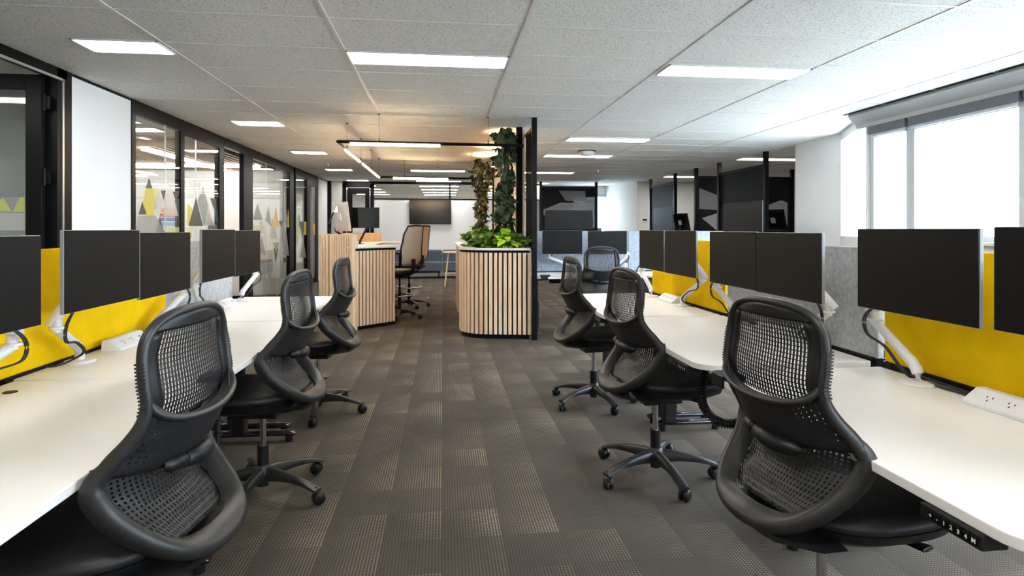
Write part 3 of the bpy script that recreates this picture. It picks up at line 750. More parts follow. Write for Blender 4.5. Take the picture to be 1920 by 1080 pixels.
# right row (screens face the aisle)
mons = [(1.615, 1.29, 1.165, 'monitor at the right frame edge on the nearest right desk'), (1.615, 1.862, 1.16, 'monitor on the nearest right desk seen whole beside the yellow screen'),
        (1.60, 2.585, 1.142, 'nearer monitor on the middle right desk'), (1.60, 3.112, 1.145, 'farther monitor on the middle right desk, half over the grey screen'),
        (1.60, 3.835, 1.149, 'nearer monitor on the farthest right desk'), (1.60, 4.385, 1.150, 'farther monitor on the farthest right desk, last in the right row')]
for x, y, z, lab in mons: monitor(x, y, z, '-X', lab)
monsL = [(-1.36, 1.36, 1.14, 'monitor on the nearest left desk, just outside the left frame edge'), (-1.355, 1.905, 1.137, 'monitor cut by the left frame edge on the nearest left desk'), (-1.35, 2.545, 1.155, 'nearer monitor on the middle left desk in front of the yellow screen'),
         (-1.35, 3.08, 1.143, 'farther monitor on the middle left desk in front of the yellow screen'), (-1.35, 3.765, 1.157, 'nearer monitor on the farthest left desk'), (-1.35, 4.30, 1.15, 'farther monitor on the farthest left desk, last in the left row')]
for x, y, z, lab in monsL: monitor(x, y, z, '+X', lab)
D = 0.733
arms = [
 ((1.80, 2.04, D - .014), (1.76, 2.215, 0.935), (1.68, 1.90, 1.15), 'white arm on the nearest right desk leaning toward the grey screen', -1),
 ((1.80, 1.38, D - .014), (1.74, 1.10, 0.915), (1.68, 1.29, 1.15), 'white arm on the nearest right desk, outside the right frame edge', -1),
 ((1.80, 2.78, D), (1.76, 2.51, 0.925), (1.67, 2.60, 1.13), 'white arm with its elbow beside the nearer monitor of the middle right desk', -1),
 ((1.80, 3.40, D), (1.74, 3.565, 0.935), (1.67, 3.15, 1.13), 'white arm of the farther monitor on the middle right desk', -1),
 ((1.80, 4.25, D), (1.76, 3.83, 0.955), (1.67, 3.85, 1.13), 'white arm with its elbow in front of the far yellow screen', -1),
 ((1.78, 4.86, D), (1.74, 5.0, 0.94), (1.67, 4.45, 1.13), 'white arm at the far end of the right row', -1),
 ((-1.565, 2.75, D), (-1.55, 2.575, 0.905), (-1.42, 2.57, 1.14), 'white arm with its elbow left of the nearer monitor on the middle left desk', 1),
 ((-1.565, 3.40, D), (-1.52, 3.65, 0.92), (-1.42, 3.12, 1.13), 'white arm of the farther monitor on the middle left desk', 1),
 ((-1.60, 4.12, D), (-1.55, 3.90, 0.945), (-1.42, 3.80, 1.13), 'white arm with its elbow in front of the left grey screen', 1),
 ((-1.62, 4.98, D), (-1.55, 5.12, 0.93), (-1.42, 4.36, 1.13), 'white arm at the far end of the left row', 1),
 ((-1.565, 2.02, D), (-1.50, 2.25, 0.90), (-1.42, 1.90, 1.12), 'white arm at the left frame edge under the cut off monitor', 1),
 ((-1.565, 1.42, D), (-1.50, 1.16, 0.90), (-1.42, 1.36, 1.12), 'white arm of the monitor outside the left frame edge', 1),
]
for a in arms: arm(*a)
# rear cluster
monitor(1.537, 7.45, 1.143, '-Y', 'left one of the two rear monitors facing the aisle')
monitor(2.135, 7.45, 1.137, '-Y', 'right one of the two rear monitors, above the rear chair')
arm((1.78, 7.70, D), (1.40, 7.66, 0.94), (1.52, 7.54, 1.12), 'white arm on the rear desk left of the rear chair', 1)
arm((2.30, 7.70, D), (2.44, 7.64, 0.94), (2.15, 7.54, 1.12), 'white arm on the rear desk right of the rear chair', 1)
# opposite sides: monitors that stand high
t = make_monitor('wide dark monitor raised above the grey rear screens', 0.80, 0.32, M_screen, M_blackplastic); t.location = (2.07, 9.5, 1.468)
arm((2.45, 9.62, D), (2.52, 9.62, 1.12), (2.07, 9.56, 1.45), 'black arm carrying the wide raised monitor', 1, white=False)
t = make_monitor('wide dark monitor in front of the large black screen by the column', 1.2, 0.50, M_screen, M_blackplastic); t.location = (4.60, 8.62, 1.48); t.rotation_euler = (0, 0, -PI / 2)
arm((4.80, 8.9, D), (4.74, 8.8, 1.12), (4.66, 8.65, 1.45), 'black arm of the wide monitor by the column', -1, white=False)
t = make_monitor('dark blue looking monitor in front of the rear black screen', 1.15, 0.52, mat('screen_blue_grey', (0.010, 0.016, 0.026), 0.5, spec=0.15), M_blackplastic); t.location = (4.90, 12.66, 1.54); t.rotation_euler = (0, 0, -PI / 2)
arm((5.15, 12.9, D), (5.05, 12.8, 1.12), (4.97, 12.7, 1.50), 'black arm of the bluish rear monitor', -1, white=False)
t = make_monitor('tilted black monitor seen edge on right of the rear black screen', 0.5, 0.40, M_screen, M_blackplastic); t.location = (5.27, 12.5, 1.47); t.rotation_euler = (R(-14), 0, PI / 2 + 0.3)
t = make_monitor('tilted black monitor seen edge on right of the large black screen', 0.5, 0.40, M_screen, M_blackplastic); t.location = (5.98, 10.0, 1.48); t.rotation_euler = (R(-14), 0, PI / 2 + 0.25)
for x, y, h, lab in ((5.24, 12.5, 0.55, 'black stand under the edge on monitor at the rear'), (6.04, 10.0, 0.55, 'black stand under the edge on monitor beside the large screen')):
    tag(MB().lathe([(0.13, 0), (0.13, 0.012), (0.02, 0.02), (0.018, h + 0.1)], (x, y, D), 18).build('monitor_stand', M_blackplastic, smooth=40), lab, 'stand')

# ------------------------------------------------------------------ power boxes, sensors, cables
def power_box(loc, rz, label):
    t = thing('power_box', label, 'power outlet', loc, rz, 'white desk top power boxes')
    # long along local Y, sloping face toward local -X
    prof = [(-0.055, 0.0), (-0.055, 0.012), (0.0, 0.052), (0.03, 0.052), (0.035, 0.0)]
    MB().loft([[(x, y, z) for x, z in prof] for y in (-0.15, 0.15)]).build('housing', M_white, t, bevel=0.003)
    sl = math.atan2(0.040, 0.055)
    for y in (0.075, 0.0):
        b = MB()
        for (dy, du, a) in ((-0.010, 0.006, 0.5), (0.010, 0.006, -0.5), (0, -0.009, 0)):
            cx = -0.0275 + du * math.cos(sl); cz = 0.032 + du * math.sin(sl)
            b.obox((cx - 0.0006, y + dy, cz + 0.0006), (0.0075 if a == 0 else 0.007, 0.002, 0.0016), 0, 0, -sl)
        b.build('socket', M_blk, t)
    MB().obox((-0.0285, -0.075, 0.0335), (0.006, 0.012, 0.002), 0, 0, -sl).obox((-0.0285, -0.110, 0.0335), (0.006, 0.012, 0.002), 0, 0, -sl).build('usb_port', M_blk, t)
    return t
pb = power_box((1.815, 1.66, D - 0.014), 0, 'white power box with two sockets at the right frame edge')
dup(pb, (1.80, 3.02, D), 0, 'white power box behind the nearest right chair')
dup(pb, (1.815, 4.52, D), 0, 'white power box in front of the far yellow screen on the right')
dup(pb, (-1.565, 3.12, D), PI, 'white power box on the middle left desk in front of the yellow screen')
dup(pb, (-1.62, 4.60, D), PI, 'white power box on the farthest left desk behind the near chair')
def sensor(loc, rz, label):
    t = thing('desk_sensor', label, 'desk gadget', loc, rz, 'black clamp boxes with blue tops')
    MB().box(0.0, 0.075, -0.06, 0.06, 0.002, 0.018).build('body', M_blackplastic, t, bevel=0.004)
    MB().box(-0.004, 0.072, -0.057, 0.057, 0.018, 0.022).build('blue_top', M_bluetop, t, bevel=0.003)
    MB().box(-0.012, 0.0, -0.03, 0.06, -0.03, 0.018).build('clamp', M_blackplastic, t, bevel=0.002)
    return t
sb = sensor((1.09, 2.20, D - 0.014), 0, 'black clamp box with a blue top on the nearest right desk corner')
dup(sb, (-0.838, 2.375, D), PI, 'black clamp box with a blue top on the left desk corner')
dup(sb, (1.24, 7.02, D), PI / 2 , 'black clamp box with a blue top on the rear desk')
# cable spine below the right desks
pts = catmull([(1.24, 2.62, 0.70), (1.17, 2.55, 0.60), (1.15, 2.48, 0.52), (1.19, 2.42, 0.475), (1.25, 2.36, 0.49), (1.29, 2.28, 0.58), (1.29, 2.22, 0.70)], 8)
b = MB(); n = len(pts)
for i in range(n - 1):
    p = pts[i]; q = pts[i + 1]; dd_ = (q - p)
    b.tube([p, p + dd_ * 0.35, p + dd_ * 0.4, p + dd_ * 0.6, p + dd_ * 0.65, q], [0.013, 0.013, 0.022, 0.022, 0.013, 0.013], 8)
tag(b.build('cable_spine', M_blackplastic), 'black jointed cable spine looping below the right desk seam', 'cable guide')
tag(MB().tube(catmull([(1.27, 2.26, 0.70), (1.26, 2.20, 0.60), (1.20, 2.08, 0.55), (1.16, 1.98, 0.58), (1.15, 1.93, 0.69)], 8), 0.005, 8).build('power_cable', M_cable, smooth=50), 'thin black cable drooping under the nearest right desk', 'cable')
pts = catmull([(-1.0, 2.75, 0.70), (-0.98, 2.70, 0.30), (-0.99, 2.66, 0.10), (-1.02, 2.62, 0.05), (-1.08, 2.58, 0.10), (-1.10, 2.55, 0.40), (-1.10, 2.55, 0.70)], 9)
b = MB()
for i in range(len(pts) - 1):
    p = pts[i]; q = pts[i + 1]; dd_ = (q - p)
    b.tube([p, p + dd_ * 0.35, p + dd_ * 0.4, p + dd_ * 0.6, p + dd_ * 0.65, q], [0.013, 0.013, 0.022, 0.022, 0.013, 0.013], 8)
tag(b.build('cable_spine', M_blackplastic), 'black jointed cable spine behind the nearest left chair', 'cable guide')
# cables lying along the yellow screens
tag(MB().tube(catmull([(1.84, 2.12, .731), (1.83, 1.98, .728), (1.845, 1.86, .727), (1.85, 1.80, .727)], 8), 0.005, 8).tube(catmull([(1.85, 2.10, .737), (1.842, 1.96, .737), (1.855, 1.82, .727)], 8), 0.005, 8).build('power_cable', M_cable, smooth=50), 'pair of black cables between the right arm base and power box', 'cable')
tag(MB().tube(catmull([(-1.60, 3.27, .745), (-1.62, 3.36, .742), (-1.60, 3.46, .760), (-1.58, 3.52, .80)], 8), 0.0045, 8).tube(catmull([(-1.60, 3.27, .755), (-1.61, 3.38, .75), (-1.59, 3.50, .79)], 8), 0.0045, 8).build('power_cable', M_cable, smooth=50), 'black cables leaving the left power box along the yellow screen', 'cable')

# ------------------------------------------------------------------ task chairs
def star_base(t, r=0.315, hub_z=0.105, a0=0.0, ring=None, frame=None):
    frame = frame or M_chairframe
    h = MB().lathe([(0.026, 0.055), (0.030, 0.06), (0.040, 0.085), (0.045, 0.125), (0.034, 0.145), (0.030, 0.150)], n=22)
    h.build('hub', frame, t, smooth=40)
    for k in range(5):
        a = a0 + 2 * PI * k / 5
        dx, dy = math.cos(a), math.sin(a); nx, ny = -dy, dx
        rings = []
        for s_ in [i / 10 for i in range(11)]:
            rad = 0.02 + (r - 0.005) * s_
            zt = 0.138 - 0.062 * s_ ** 1.9
            th = 0.052 * (1 - s_) ** 1.4 + 0.016
            wd = 0.026 - 0.008 * math.sin(PI * min(1, s_ * 1.1)) * 0.6
            zb = zt - th
            c = []
            for (u, v) in ((-1, 0.25), (-0.85, 0.85), (-0.45, 1), (0.45, 1), (0.85, 0.85), (1, 0.25), (0.75, 0), (-0.75, 0)):
                c.append((dx * rad + nx * wd * u, dy * rad + ny * wd * u, zb + (zt - zb) * v))
            rings.append(c)
        leg = MB().loft(rings).build('leg', frame, t, smooth=50)
        # caster: swivel stem and twin wheels
        ca = a + 0.9 + k * 1.3
        px_, py_ = dx * r + 0.014 * math.cos(ca), dy * r + 0.014 * math.sin(ca)
        ax, ay = -math.sin(ca), math.cos(ca)
        c = MB()
        for s_ in (-1, 1):
            c.tube([(px_ + ax * s_ * q, py_ + ay * s_ * q, 0.030) for q in (0.004, 0.006, 0.018, 0.024, 0.027)], [0.022, 0.0298, 0.0298, 0.024, 0.012], 18)
        c.cyl((dx * r, dy * r, 0.035), (dx * r, dy * r, 0.082), 0.009, n=10)
        c.sphere((px_, py_, 0.046), 0.021, 12, 7, (1, 1, 0.7))
        c.build('caster', M_blackplastic, leg, smooth=50)

# half outline of the back, local coordinates: x right, y toward the desk, z up
HALF = [(0.0, -0.188, 1.100), (0.085, -0.184, 1.096), (0.150, -0.177, 1.078), (0.186, -0.172, 1.045), (0.200, -0.172, 1.000), (0.204, -0.178, 0.945),
        (0.203, -0.184, 0.895), (0.206, -0.176, 0.850), (0.216, -0.150, 0.805), (0.230, -0.115, 0.762), (0.237, -0.092, 0.725)]
LOWH = [(0.237, -0.092, 0.725), (0.234, -0.092, 0.690), (0.220, -0.118, 0.640), (0.200, -0.165, 0.590), (0.172, -0.212, 0.548), (0.130, -0.250, 0.515), (0.070, -0.272, 0.498), (0.0, -0.280, 0.493)]
def prof_w(z): return interp([(0.72, 0.230), (0.76, 0.225), (0.805, 0.210), (0.85, 0.198), (0.9, 0.194), (1.0, 0.192), (1.05, 0.176), (1.08, 0.142), (1.10, 0.06)], z)
def prof_e(z): return interp([(0.70, -0.092), (0.762, -0.115), (0.805, -0.150), (0.85, -0.176), (0.895, -0.184), (1.0, -0.172), (1.1, -0.178)], z)
def make_task_chair(label):
    t = thing('task_chair', label, 'office chair', (0, 0, 0), 0, 'black mesh task chairs')
    # thin outer rim of the upper part
    up = [Vector(p) for p in HALF]; up = [Vector((-p.x, p.y, p.z)) for p in up[::-1]] + up[1:]
    path = catmull(up, 4)
    rr = [0.0135 + 0.007 * max(0, min(1, (0.90 - p.z) / 0.12)) for p in path]
    fr = MB().tube(path, rr, 12, flat=(0.85, 1.0), up=(0, 1, 0))
    for s_ in (-1, 1):
        for k in range(15):
            z = 0.872 + 0.0085 * k
            w = interp([(0.85, 0.205), (0.9, 0.203), (0.95, 0.204), (1.0, 0.200), (1.05, 0.186)], z)
            y = interp([(0.85, -0.178), (0.895, -0.184), (0.945, -0.178), (1.0, -0.172), (1.05, -0.174)], z)
            fr.box(s_ * (w + 0.004), s_ * (w + 0.0135), y - 0.010, y + 0.012, z - 0.0020, z + 0.0020)
    bf = fr.build('back_frame', M_chairframe, t, smooth=50)
    # shell: solid border strip around the see-through net
    def fu(u, v):
        z = 0.835 + (1.092 - 0.835) * v
        w = prof_w(z) + 0.006; x = (2 * u - 1) * w
        ye = prof_e(z) + 0.002; yc = ye - 0.022
        zz = z - 0.010 * (1 - v) * (1 - (2 * u - 1) ** 2)
        return (x, yc + (ye - yc) * (2 * u - 1) ** 2, zz)
    def sub(b, u0, u1, v0, v1, nu, nv):
        b.surf(lambda u, v: fu(u0 + (u1 - u0) * u, v0 + (v1 - v0) * v), nu, nv)
    UA, UB, VB = 0.115, 0.885, 0.86
    b = MB(); sub(b, 0, UA, 0, VB, 3, 14); sub(b, UB, 1, 0, VB, 3, 14); sub(b, 0, 1, VB, 1.0, 20, 5)
    b.build('back_border', M_blackplastic, t, smooth=60, solid=0.008)
    MB().surf(lambda u, v: fu(UA + (UB - UA) * u, VB * v), 20, 18, lambda u, v: ((u - 0.5) * 0.31 * (1 + 0.06 * v) + 1, v * 0.22)).build('net_back', M_net, t, smooth=60, solid=0.002)
    # thin lip that bulges rearward at the waist
    lip = [(-0.200, -0.186, 0.912), (-0.193, -0.200, 0.878), (-0.160, -0.222, 0.851), (-0.09, -0.241, 0.835), (0, -0.248, 0.829), (0.09, -0.241, 0.835), (0.160, -0.222, 0.851), (0.193, -0.200, 0.878), (0.200, -0.186, 0.912)]
    lp = catmull(lip, 5)
    rings = []
    for i in range(len(lp)):
        p = lp[i]; tt = (lp[min(i + 1, len(lp) - 1)] - lp[max(i - 1, 0)]).normalized()
        f_ = Vector((-p.x * 0.35, 1, 0.10)).normalized(); q = f_.cross(tt).normalized()
        if q.z < 0: q = -q
        k_ = min(1.0, 0.25 + 0.75 * min(i, len(lp) - 1 - i) / 7)
        rings.append([p + f_ * (a * k_) + q * (c * k_) for a, c in ((-0.007, -0.006), (-0.009, 0.0), (-0.006, 0.006), (0.004, 0.007), (0.030, 0.002), (0.036, -0.004), (0.030, -0.009), (0.004, -0.010))])
    MB().loft(rings).build('waist_lip', M_chairframe, t, smooth=60)
    # waist band from lip down to the shoulders
    def fb(u, v):
        s_ = 2 * u - 1
        zt = 0.829 + 0.078 * abs(s_) ** 3.0; zb = 0.702 + 0.030 * (abs(s_) ** 2)
        z = zt + (zb - zt) * v
        w = interp([(0.70, 0.238), (0.725, 0.238), (0.762, 0.230), (0.805, 0.215), (0.85, 0.205), (0.91, 0.200)], z)
        ye = prof_e(z); yc = -0.246 + 0.070 * v ** 1.2
        return (s_ * w, yc + (ye - yc) * abs(s_) ** 2.4, z)
    MB().surf(fb, 40, 14, lambda u, v: ((u * 0.48, v * 0.15) if abs(2 * u - 1) > 0.52 and abs(2 * u - 1) < 0.95 and 0.1 < v < 0.9 else (0.012, 0.0095))).build('waist_band', M_netband, t, smooth=60, solid=0.004)
    # lower loop: deep wall with a broad face sloping inward to the lumbar net
    lo = [Vector(p) for p in [(0.216, -0.150, 0.805), (0.229, -0.120, 0.765)] + LOWH]; lo = lo + [Vector((-p.x, p.y, p.z)) for p in lo[::-1][1:]]
    pl = catmull(lo, 4); rings = []; n_ = len(pl)
    for i in range(n_):
        p = pl[i]; tt = (pl[min(i + 1, n_ - 1)] - pl[max(i - 1, 0)]).normalized()
        o_ = Vector((p.x, 0, (p.z - 0.66) * 0.9)); o_ = (o_ - tt * o_.dot(tt)).normalized()
        r_ = o_.cross(tt).normalized()
        if r_.y > 0: r_ = -r_
        k_ = min(1, 0.20 + 0.80 * min(i, n_ - 1 - i) / 11)
        low = 1 - min(1, abs(p.x) / 0.2)
        rings.append([p + o_ * (a * k_) + r_ * (c * k_) for a, c in ((0.021, -0.030), (0.026, -0.010), (0.024, 0.008), (0.014, 0.019), (0.002, 0.021), (-0.008, 0.016), (-0.024 - 0.008 * low, -0.012), (-0.027 - 0.010 * low, -0.030), (-0.010, -0.036))])
    MB().loft(rings).build('lower_frame', M_chairframe, t, smooth=50)
    # lumbar net, sunk inside the loop
    def fl(u, v):
        s_ = 2 * u - 1
        z = 0.745 - 0.225 * v
        w = interp([(0.51, 0.105), (0.54, 0.150), (0.58, 0.182), (0.63, 0.202), (0.68, 0.216), (0.75, 0.220)], z)
        ye = interp([(0.51, -0.225), (0.55, -0.185), (0.60, -0.120), (0.66, -0.070), (0.74, -0.070)], z)
        yc = interp([(0.51, -0.225), (0.56, -0.180), (0.62, -0.140), (0.74, -0.120)], z)
        return (s_ * w, yc + (ye - yc) * abs(s_) ** 2.2 + 0.012, z)
    MB().surf(fl, 20, 18, lambda u, v: ((2 * u - 1) * 0.2 + 1, v * 0.235)).build('lumbar_net', M_netlow, t, smooth=60, solid=0.002)
    # pivot between band and lumbar
    b = MB().tube([(-0.110, -0.172, 0.712), (-0.105, -0.178, 0.712), (-0.060, -0.190, 0.708), (-0.055, -0.190, 0.708)], [0.012, 0.018, 0.021, 0.016], 14)
    b.tube([(-0.052, -0.190, 0.707), (-0.047, -0.190, 0.706), (0.00, -0.196, 0.700), (0.05, -0.190, 0.697), (0.095, -0.174, 0.697), (0.108, -0.165, 0.698)], [0.016, 0.021, 0.026, 0.026, 0.019, 0.007], 14)
    b.build('back_pivot', M_blackplastic, t, smooth=50)
    # seat cushion
    rings = []
    def ring(sx, sy, z, rear=0.0, n=36):
        out = []
        for k in range(n):
            a = 2 * PI * k / n
            c, s2 = math.cos(a), math.sin(a)
            e = 2 / 2.9
            x = math.copysign(abs(c) ** e, c) * sx; y = math.copysign(abs(s2) ** e, s2) * sy
            if y < 0: x *= 1 - 0.12 * (y / sy) ** 2
            zz = z - 0.016 * (max(0, y - 0.12) / 0.15) ** 2
            out.append((x, y + 0.075, zz + rear * max(0, -y)))
        return out
    U = 0.068
    rings = [ring(0.18, 0.20, 0.418 + U), ring(0.235, 0.245, 0.425 + U), ring(0.252, 0.262, 0.440 + U), ring(0.250, 0.262, 0.456 + U), ring(0.232, 0.248, 0.470 + U), ring(0.18, 0.19, 0.477 + U), ring(0.09, 0.10, 0.478 + U), ring(0.01, 0.01, 0.478 + U)]
    MB().loft(rings).build('seat', M_seat, t, smooth=70)
    # seat pan, sweeping back to the lower frame
    rings = [ring(0.245, 0.255, 0.430 + U), ring(0.236, 0.248, 0.404 + U, 0.02), ring(0.19, 0.21, 0.378 + U), ring(0.12, 0.15, 0.362 + U), ring(0.08, 0.09, 0.355 + U)]
    p = MB().loft(rings)
    p.loft([[(x * w, y, z + dz) for x, dz in ((-1, 0.0), (-0.6, -0.022), (0.6, -0.022), (1, 0.0), (0.6, 0.03), (-0.6, 0.03))] for w, y, z in ((0.11, -0.268, 0.482), (0.16, -0.245, 0.470), (0.20, -0.18, 0.462), (0.20, -0.10, 0.458))])
    p.build('seat_pan', M_blackplastic, t, smooth=60)
    p = MB().box(-0.07, 0.07, -0.09, 0.12, 0.325 + U, 0.37 + U).tube([(0.06, 0.10, 0.345 + U), (0.18, 0.12, 0.375 + U), (0.235, 0.13, 0.380 + U)], [0.007, 0.009, 0.012], 8, flat=(2.2, 0.6))
    p.build('tilt_mechanism', M_blackplastic, t, bevel=0.01)
    g = MB().cyl((0, 0, 0.045), (0, 0, 0.245), 0.027, n=20).build('column', M_blackplastic, t, smooth=50)
    MB().cyl((0, 0, 0.24), (0, 0, 0.40), 0.0145, n=16).build('gas_lift', M_chrome, g, smooth=50)
    return t
def chair_base_angle(root, deg):
    pass
chair = make_task_chair('nearest black mesh chair on the right, its back largest in the picture')
star_base(chair, a0=0.0)
GR = 'black mesh task chairs'
chair.location = (1.137, 1.650, 0); chair.rotation_euler = (0, 0, R(-81.6))
def turn_base(root, deg):
    """swivel the star under the seat"""
    for ch in root.children:
        if ch.name.split('.')[0] in ('leg', 'hub'): ch.rotation_euler = (0, 0, R(deg))
def place_chair(x, y, fwd_deg, label, star):
    c = dup(chair, (x, y, 0), R(-fwd_deg), label)
    turn_base(c, star + fwd_deg)
    return c
turn_base(chair, 96 + 81.6)
place_chair(1.127, 3.018, 83.7, 'second black mesh chair on the right, below the middle right desk', -158)
place_chair(1.133, 4.331, 84.9, 'third black mesh chair on the right, at the farthest right desk', -150)
place_chair(-0.857, 1.70, -84, 'nearest black mesh chair on the left, its back largest on that side', -20)
place_chair(-0.883, 3.027, -84.7, 'second black mesh chair on the left, at the middle left desk', -27)
place_chair(-0.888, 4.341, -84.8, 'third black mesh chair on the left, nearest the slatted counter', -12)
place_chair(1.83, 6.80, 0, 'black mesh chair at the rear desk, its back square to the camera', 20)

# ------------------------------------------------------------------ slatted counter and planter
def resample(poly, step):
    P = [Vector((*p, 0)) for p in poly]; out = []; d_ = 0.0; acc = step / 2
    for a, b in zip(P, P[1:]):
        L = (b - a).length; t_ = (b - a) / L if L else Vector()
        while acc <= d_ + L:
            out.append((a + t_ * (acc - d_), t_)); acc += step
        d_ += L
    return out
def arc(c, r, a0, a1, n=10): return [(c[0] + r * math.cos(R(a0 + (a1 - a0) * k / n)), c[1] + r * math.sin(R(a0 + (a1 - a0) * k / n))) for k in range(n + 1)]
def slats(poly, z0, z1, pitch, w, dep, out_side=1):
    b = MB()
    for p, t_ in resample(poly, pitch):
        n = Vector((t_.y, -t_.x, 0)) * out_side
        c = p + n * dep / 2
        b.obox((c.x, c.y, (z0 + z1) / 2), (w, dep, z1 - z0), math.atan2(t_.y, t_.x))
    return b
def offset(poly, d_):
    P = [Vector((*p, 0)) for p in poly]; out = []
    for i, p in enumerate(P):
        t_ = (P[min(i + 1, len(P) - 1)] - P[max(i - 1, 0)]).normalized()
        n = Vector((t_.y, -t_.x, 0)); out.append((p.x + n.x * d_, p.y + n.y * d_))
    return out
def ribbon(poly, d_, z0, z1):
    o_ = offset(poly, d_)
    return MB().prism(list(poly) + o_[::-1], z0, z1)
# counter, left of the aisle
ct = thing('help_counter', 'white topped counter clad in upright oak slats, left of the aisle', 'counter', (-1.1, 8.6, 0))
def loc(poly, c=(-1.1, 8.6)): return [(x - c[0], y - c[1]) for x, y in poly]
front = [(-1.13, 7.785), (-0.655, 8.225)]
MB().prism(loc([(-1.16, 7.80), (-0.665, 8.24), (-0.95, 8.62), (-1.45, 8.20)]), 0.05, 1.05).build('carcass', M_backing, ct)
slats(loc(front), 0.05, 1.03, 0.0535, 0.036, 0.022).build('slat_cladding', M_oak, ct, bevel=0.002)
ribbon(loc(front), 0.018, 1.03, 1.06).build('shadow_strip', M_blk, ct)
ribbon(loc(front), 0.004, 0.0, 0.05).build('toe_kick', M_blk, ct)
top = [(-1.20, 7.80), (-1.15, 7.76), (-0.63, 8.19), (-0.62, 8.24), (-0.98, 8.72), (-1.02, 9.5), (-1.0, 10.35), (-0.64, 10.40), (-0.62, 10.95), (-1.60, 10.95), (-1.62, 8.50), (-1.45, 8.12)]
MB().prism(loc(top), 1.06, 1.085).build('worktop', M_stone, ct, bevel=0.003)
MB().box(-0.5, -0.02, 1.75, 2.3, 0.0, 1.06).box(-0.5, -0.1, 0.1, 0.14, 0, 1.06).build('side_panel', M_backing, ct)
tall = [(-1.16, 7.79), (-1.46, 8.10)] + arc((-1.30, 8.42), 0.38, 232, 180, 8) + [(-1.68, 9.6)] + arc((-1.30, 10.6), 0.38, 180, 95, 8) + [(-1.12, 10.98)]
bk = MB().prism(loc(list(tall) + offset(tall, 0.05)[::-1]), 0.0, 1.245).build('tall_screen', M_oakdark, ct)
slats(loc(offset(tall[:10], 0.0)), 0.03, 1.235, 0.0535, 0.037, -0.02).build('slat_cladding', M_oak, ct, bevel=0.002)
MB().obox((-1.145 + 1.1, 7.795 - 8.6, 0.6225), (0.075, 0.06, 1.245), R(43)).build('end_post', M_oak, ct, bevel=0.003)
# planter, right of the aisle
pc = (0.65, 7.6)
pt = thing('planter_counter', 'oak slatted planter counter with rounded corner and white top', 'planter', (pc[0], pc[1], 0))
outl = [(1.03, 6.93), (0.62, 7.00)] + arc((0.64, 7.42), 0.42, 262, 195, 12) + [(0.232, 7.55), (0.245, 7.72)]
outl = outl[::-1]
inner = offset(outl, -0.03)
MB().prism(loc(inner[:-1] + [(1.03, 6.97), (1.03, 7.45), (0.985, 7.45), (0.985, 10.6), (0.30, 10.6), (0.30, 7.74)], pc), 0.05, 1.0).build('carcass', M_backing, pt)
slats(loc(outl, pc), 0.055, 1.03, 0.0575, 0.038, 0.022, 1).build('slat_cladding', M_oak, pt, bevel=0.002)
ribbon(loc(outl, pc), 0.016, 1.03, 1.06).build('shadow_strip', M_blk, pt)
ribbon(loc(outl, pc), 0.002, 0.0, 0.055).build('toe_kick', M_blk, pt)
MB().box(0.285 - pc[0], 0.30 - pc[0], 7.74 - pc[1], 9.3 - pc[1], 0, 1.06).build('inset_panel', M_blk, pt)
MB().box(0.235 - pc[0], 0.30 - pc[0], 9.3 - pc[1], 10.62 - pc[1], 0, 1.06).build('side_panel', M_oak, pt)
# white rim around an open trough
ot = offset(outl, 0.035)
rim_o = [(0.215, 10.64), (0.215, 7.75)] + ot[1:-1] + [(1.035, 6.885), (1.035, 7.44), (0.925, 7.44), (0.925, 7.57), (0.992, 7.57), (0.992, 10.64)]
trough = rrect(0.40, 0.915, 7.05, 10.45, (0.16, 0.04, 0.04, 0.04), 6)
def ring_slab(outer, innerp, z0, z1):
    """rim with a hole: bridge by nearest angular matching"""
    n = 72; cx = sum(p[0] for p in innerp) / len(innerp); cy = sum(p[1] for p in innerp) / len(innerp)
    def ray(poly, a):
        d_ = Vector((math.cos(a), math.sin(a))); best = None
        for i in range(len(poly)):
            p = Vector(poly[i]) - Vector((cx, cy)); q = Vector(poly[(i + 1) % len(poly)]) - Vector((cx, cy)); e = q - p
            den = d_.x * e.y - d_.y * e.x
            if abs(den) < 1e-9: continue
            t_ = (p.x * e.y - p.y * e.x) / den; s_ = (p.x * d_.y - p.y * d_.x) / den
            if t_ > 0 and -1e-6 <= s_ <= 1 + 1e-6: best = t_ if best is None else max(best, t_)
        return (cx + d_.x * best, cy + d_.y * best)
    angs = sorted(set([2 * PI * k / n for k in range(n)] + [math.atan2(y - cy, x - cx) % (2 * PI) for x, y in list(outer) + list(innerp)]))
    O = [ray(outer, a) for a in angs]; I = [ray(innerp, a) for a in angs]; m_ = len(angs)
    vs = [(x, y, z0) for x, y in O] + [(x, y, z1) for x, y in O] + [(x, y, z0) for x, y in I] + [(x, y, z1) for x, y in I]
    fs = []
    for i in range(m_):
        j = (i + 1) % m_
        fs += [(i, j, m_ + j, m_ + i), (m_ + i, m_ + j, 3 * m_ + j, 3 * m_ + i), (3 * m_ + i, 3 * m_ + j, 2 * m_ + j, 2 * m_ + i), (2 * m_ + i, 2 * m_ + j, j, i)]
    return MB().add(vs, fs)
ring_slab(loc(rim_o, pc), loc(trough, pc), 1.06, 1.085).build('stone_rim', M_stone, pt)
MB().prism(loc(trough, pc), 1.0, 1.045).build('soil', M_soil, pt)

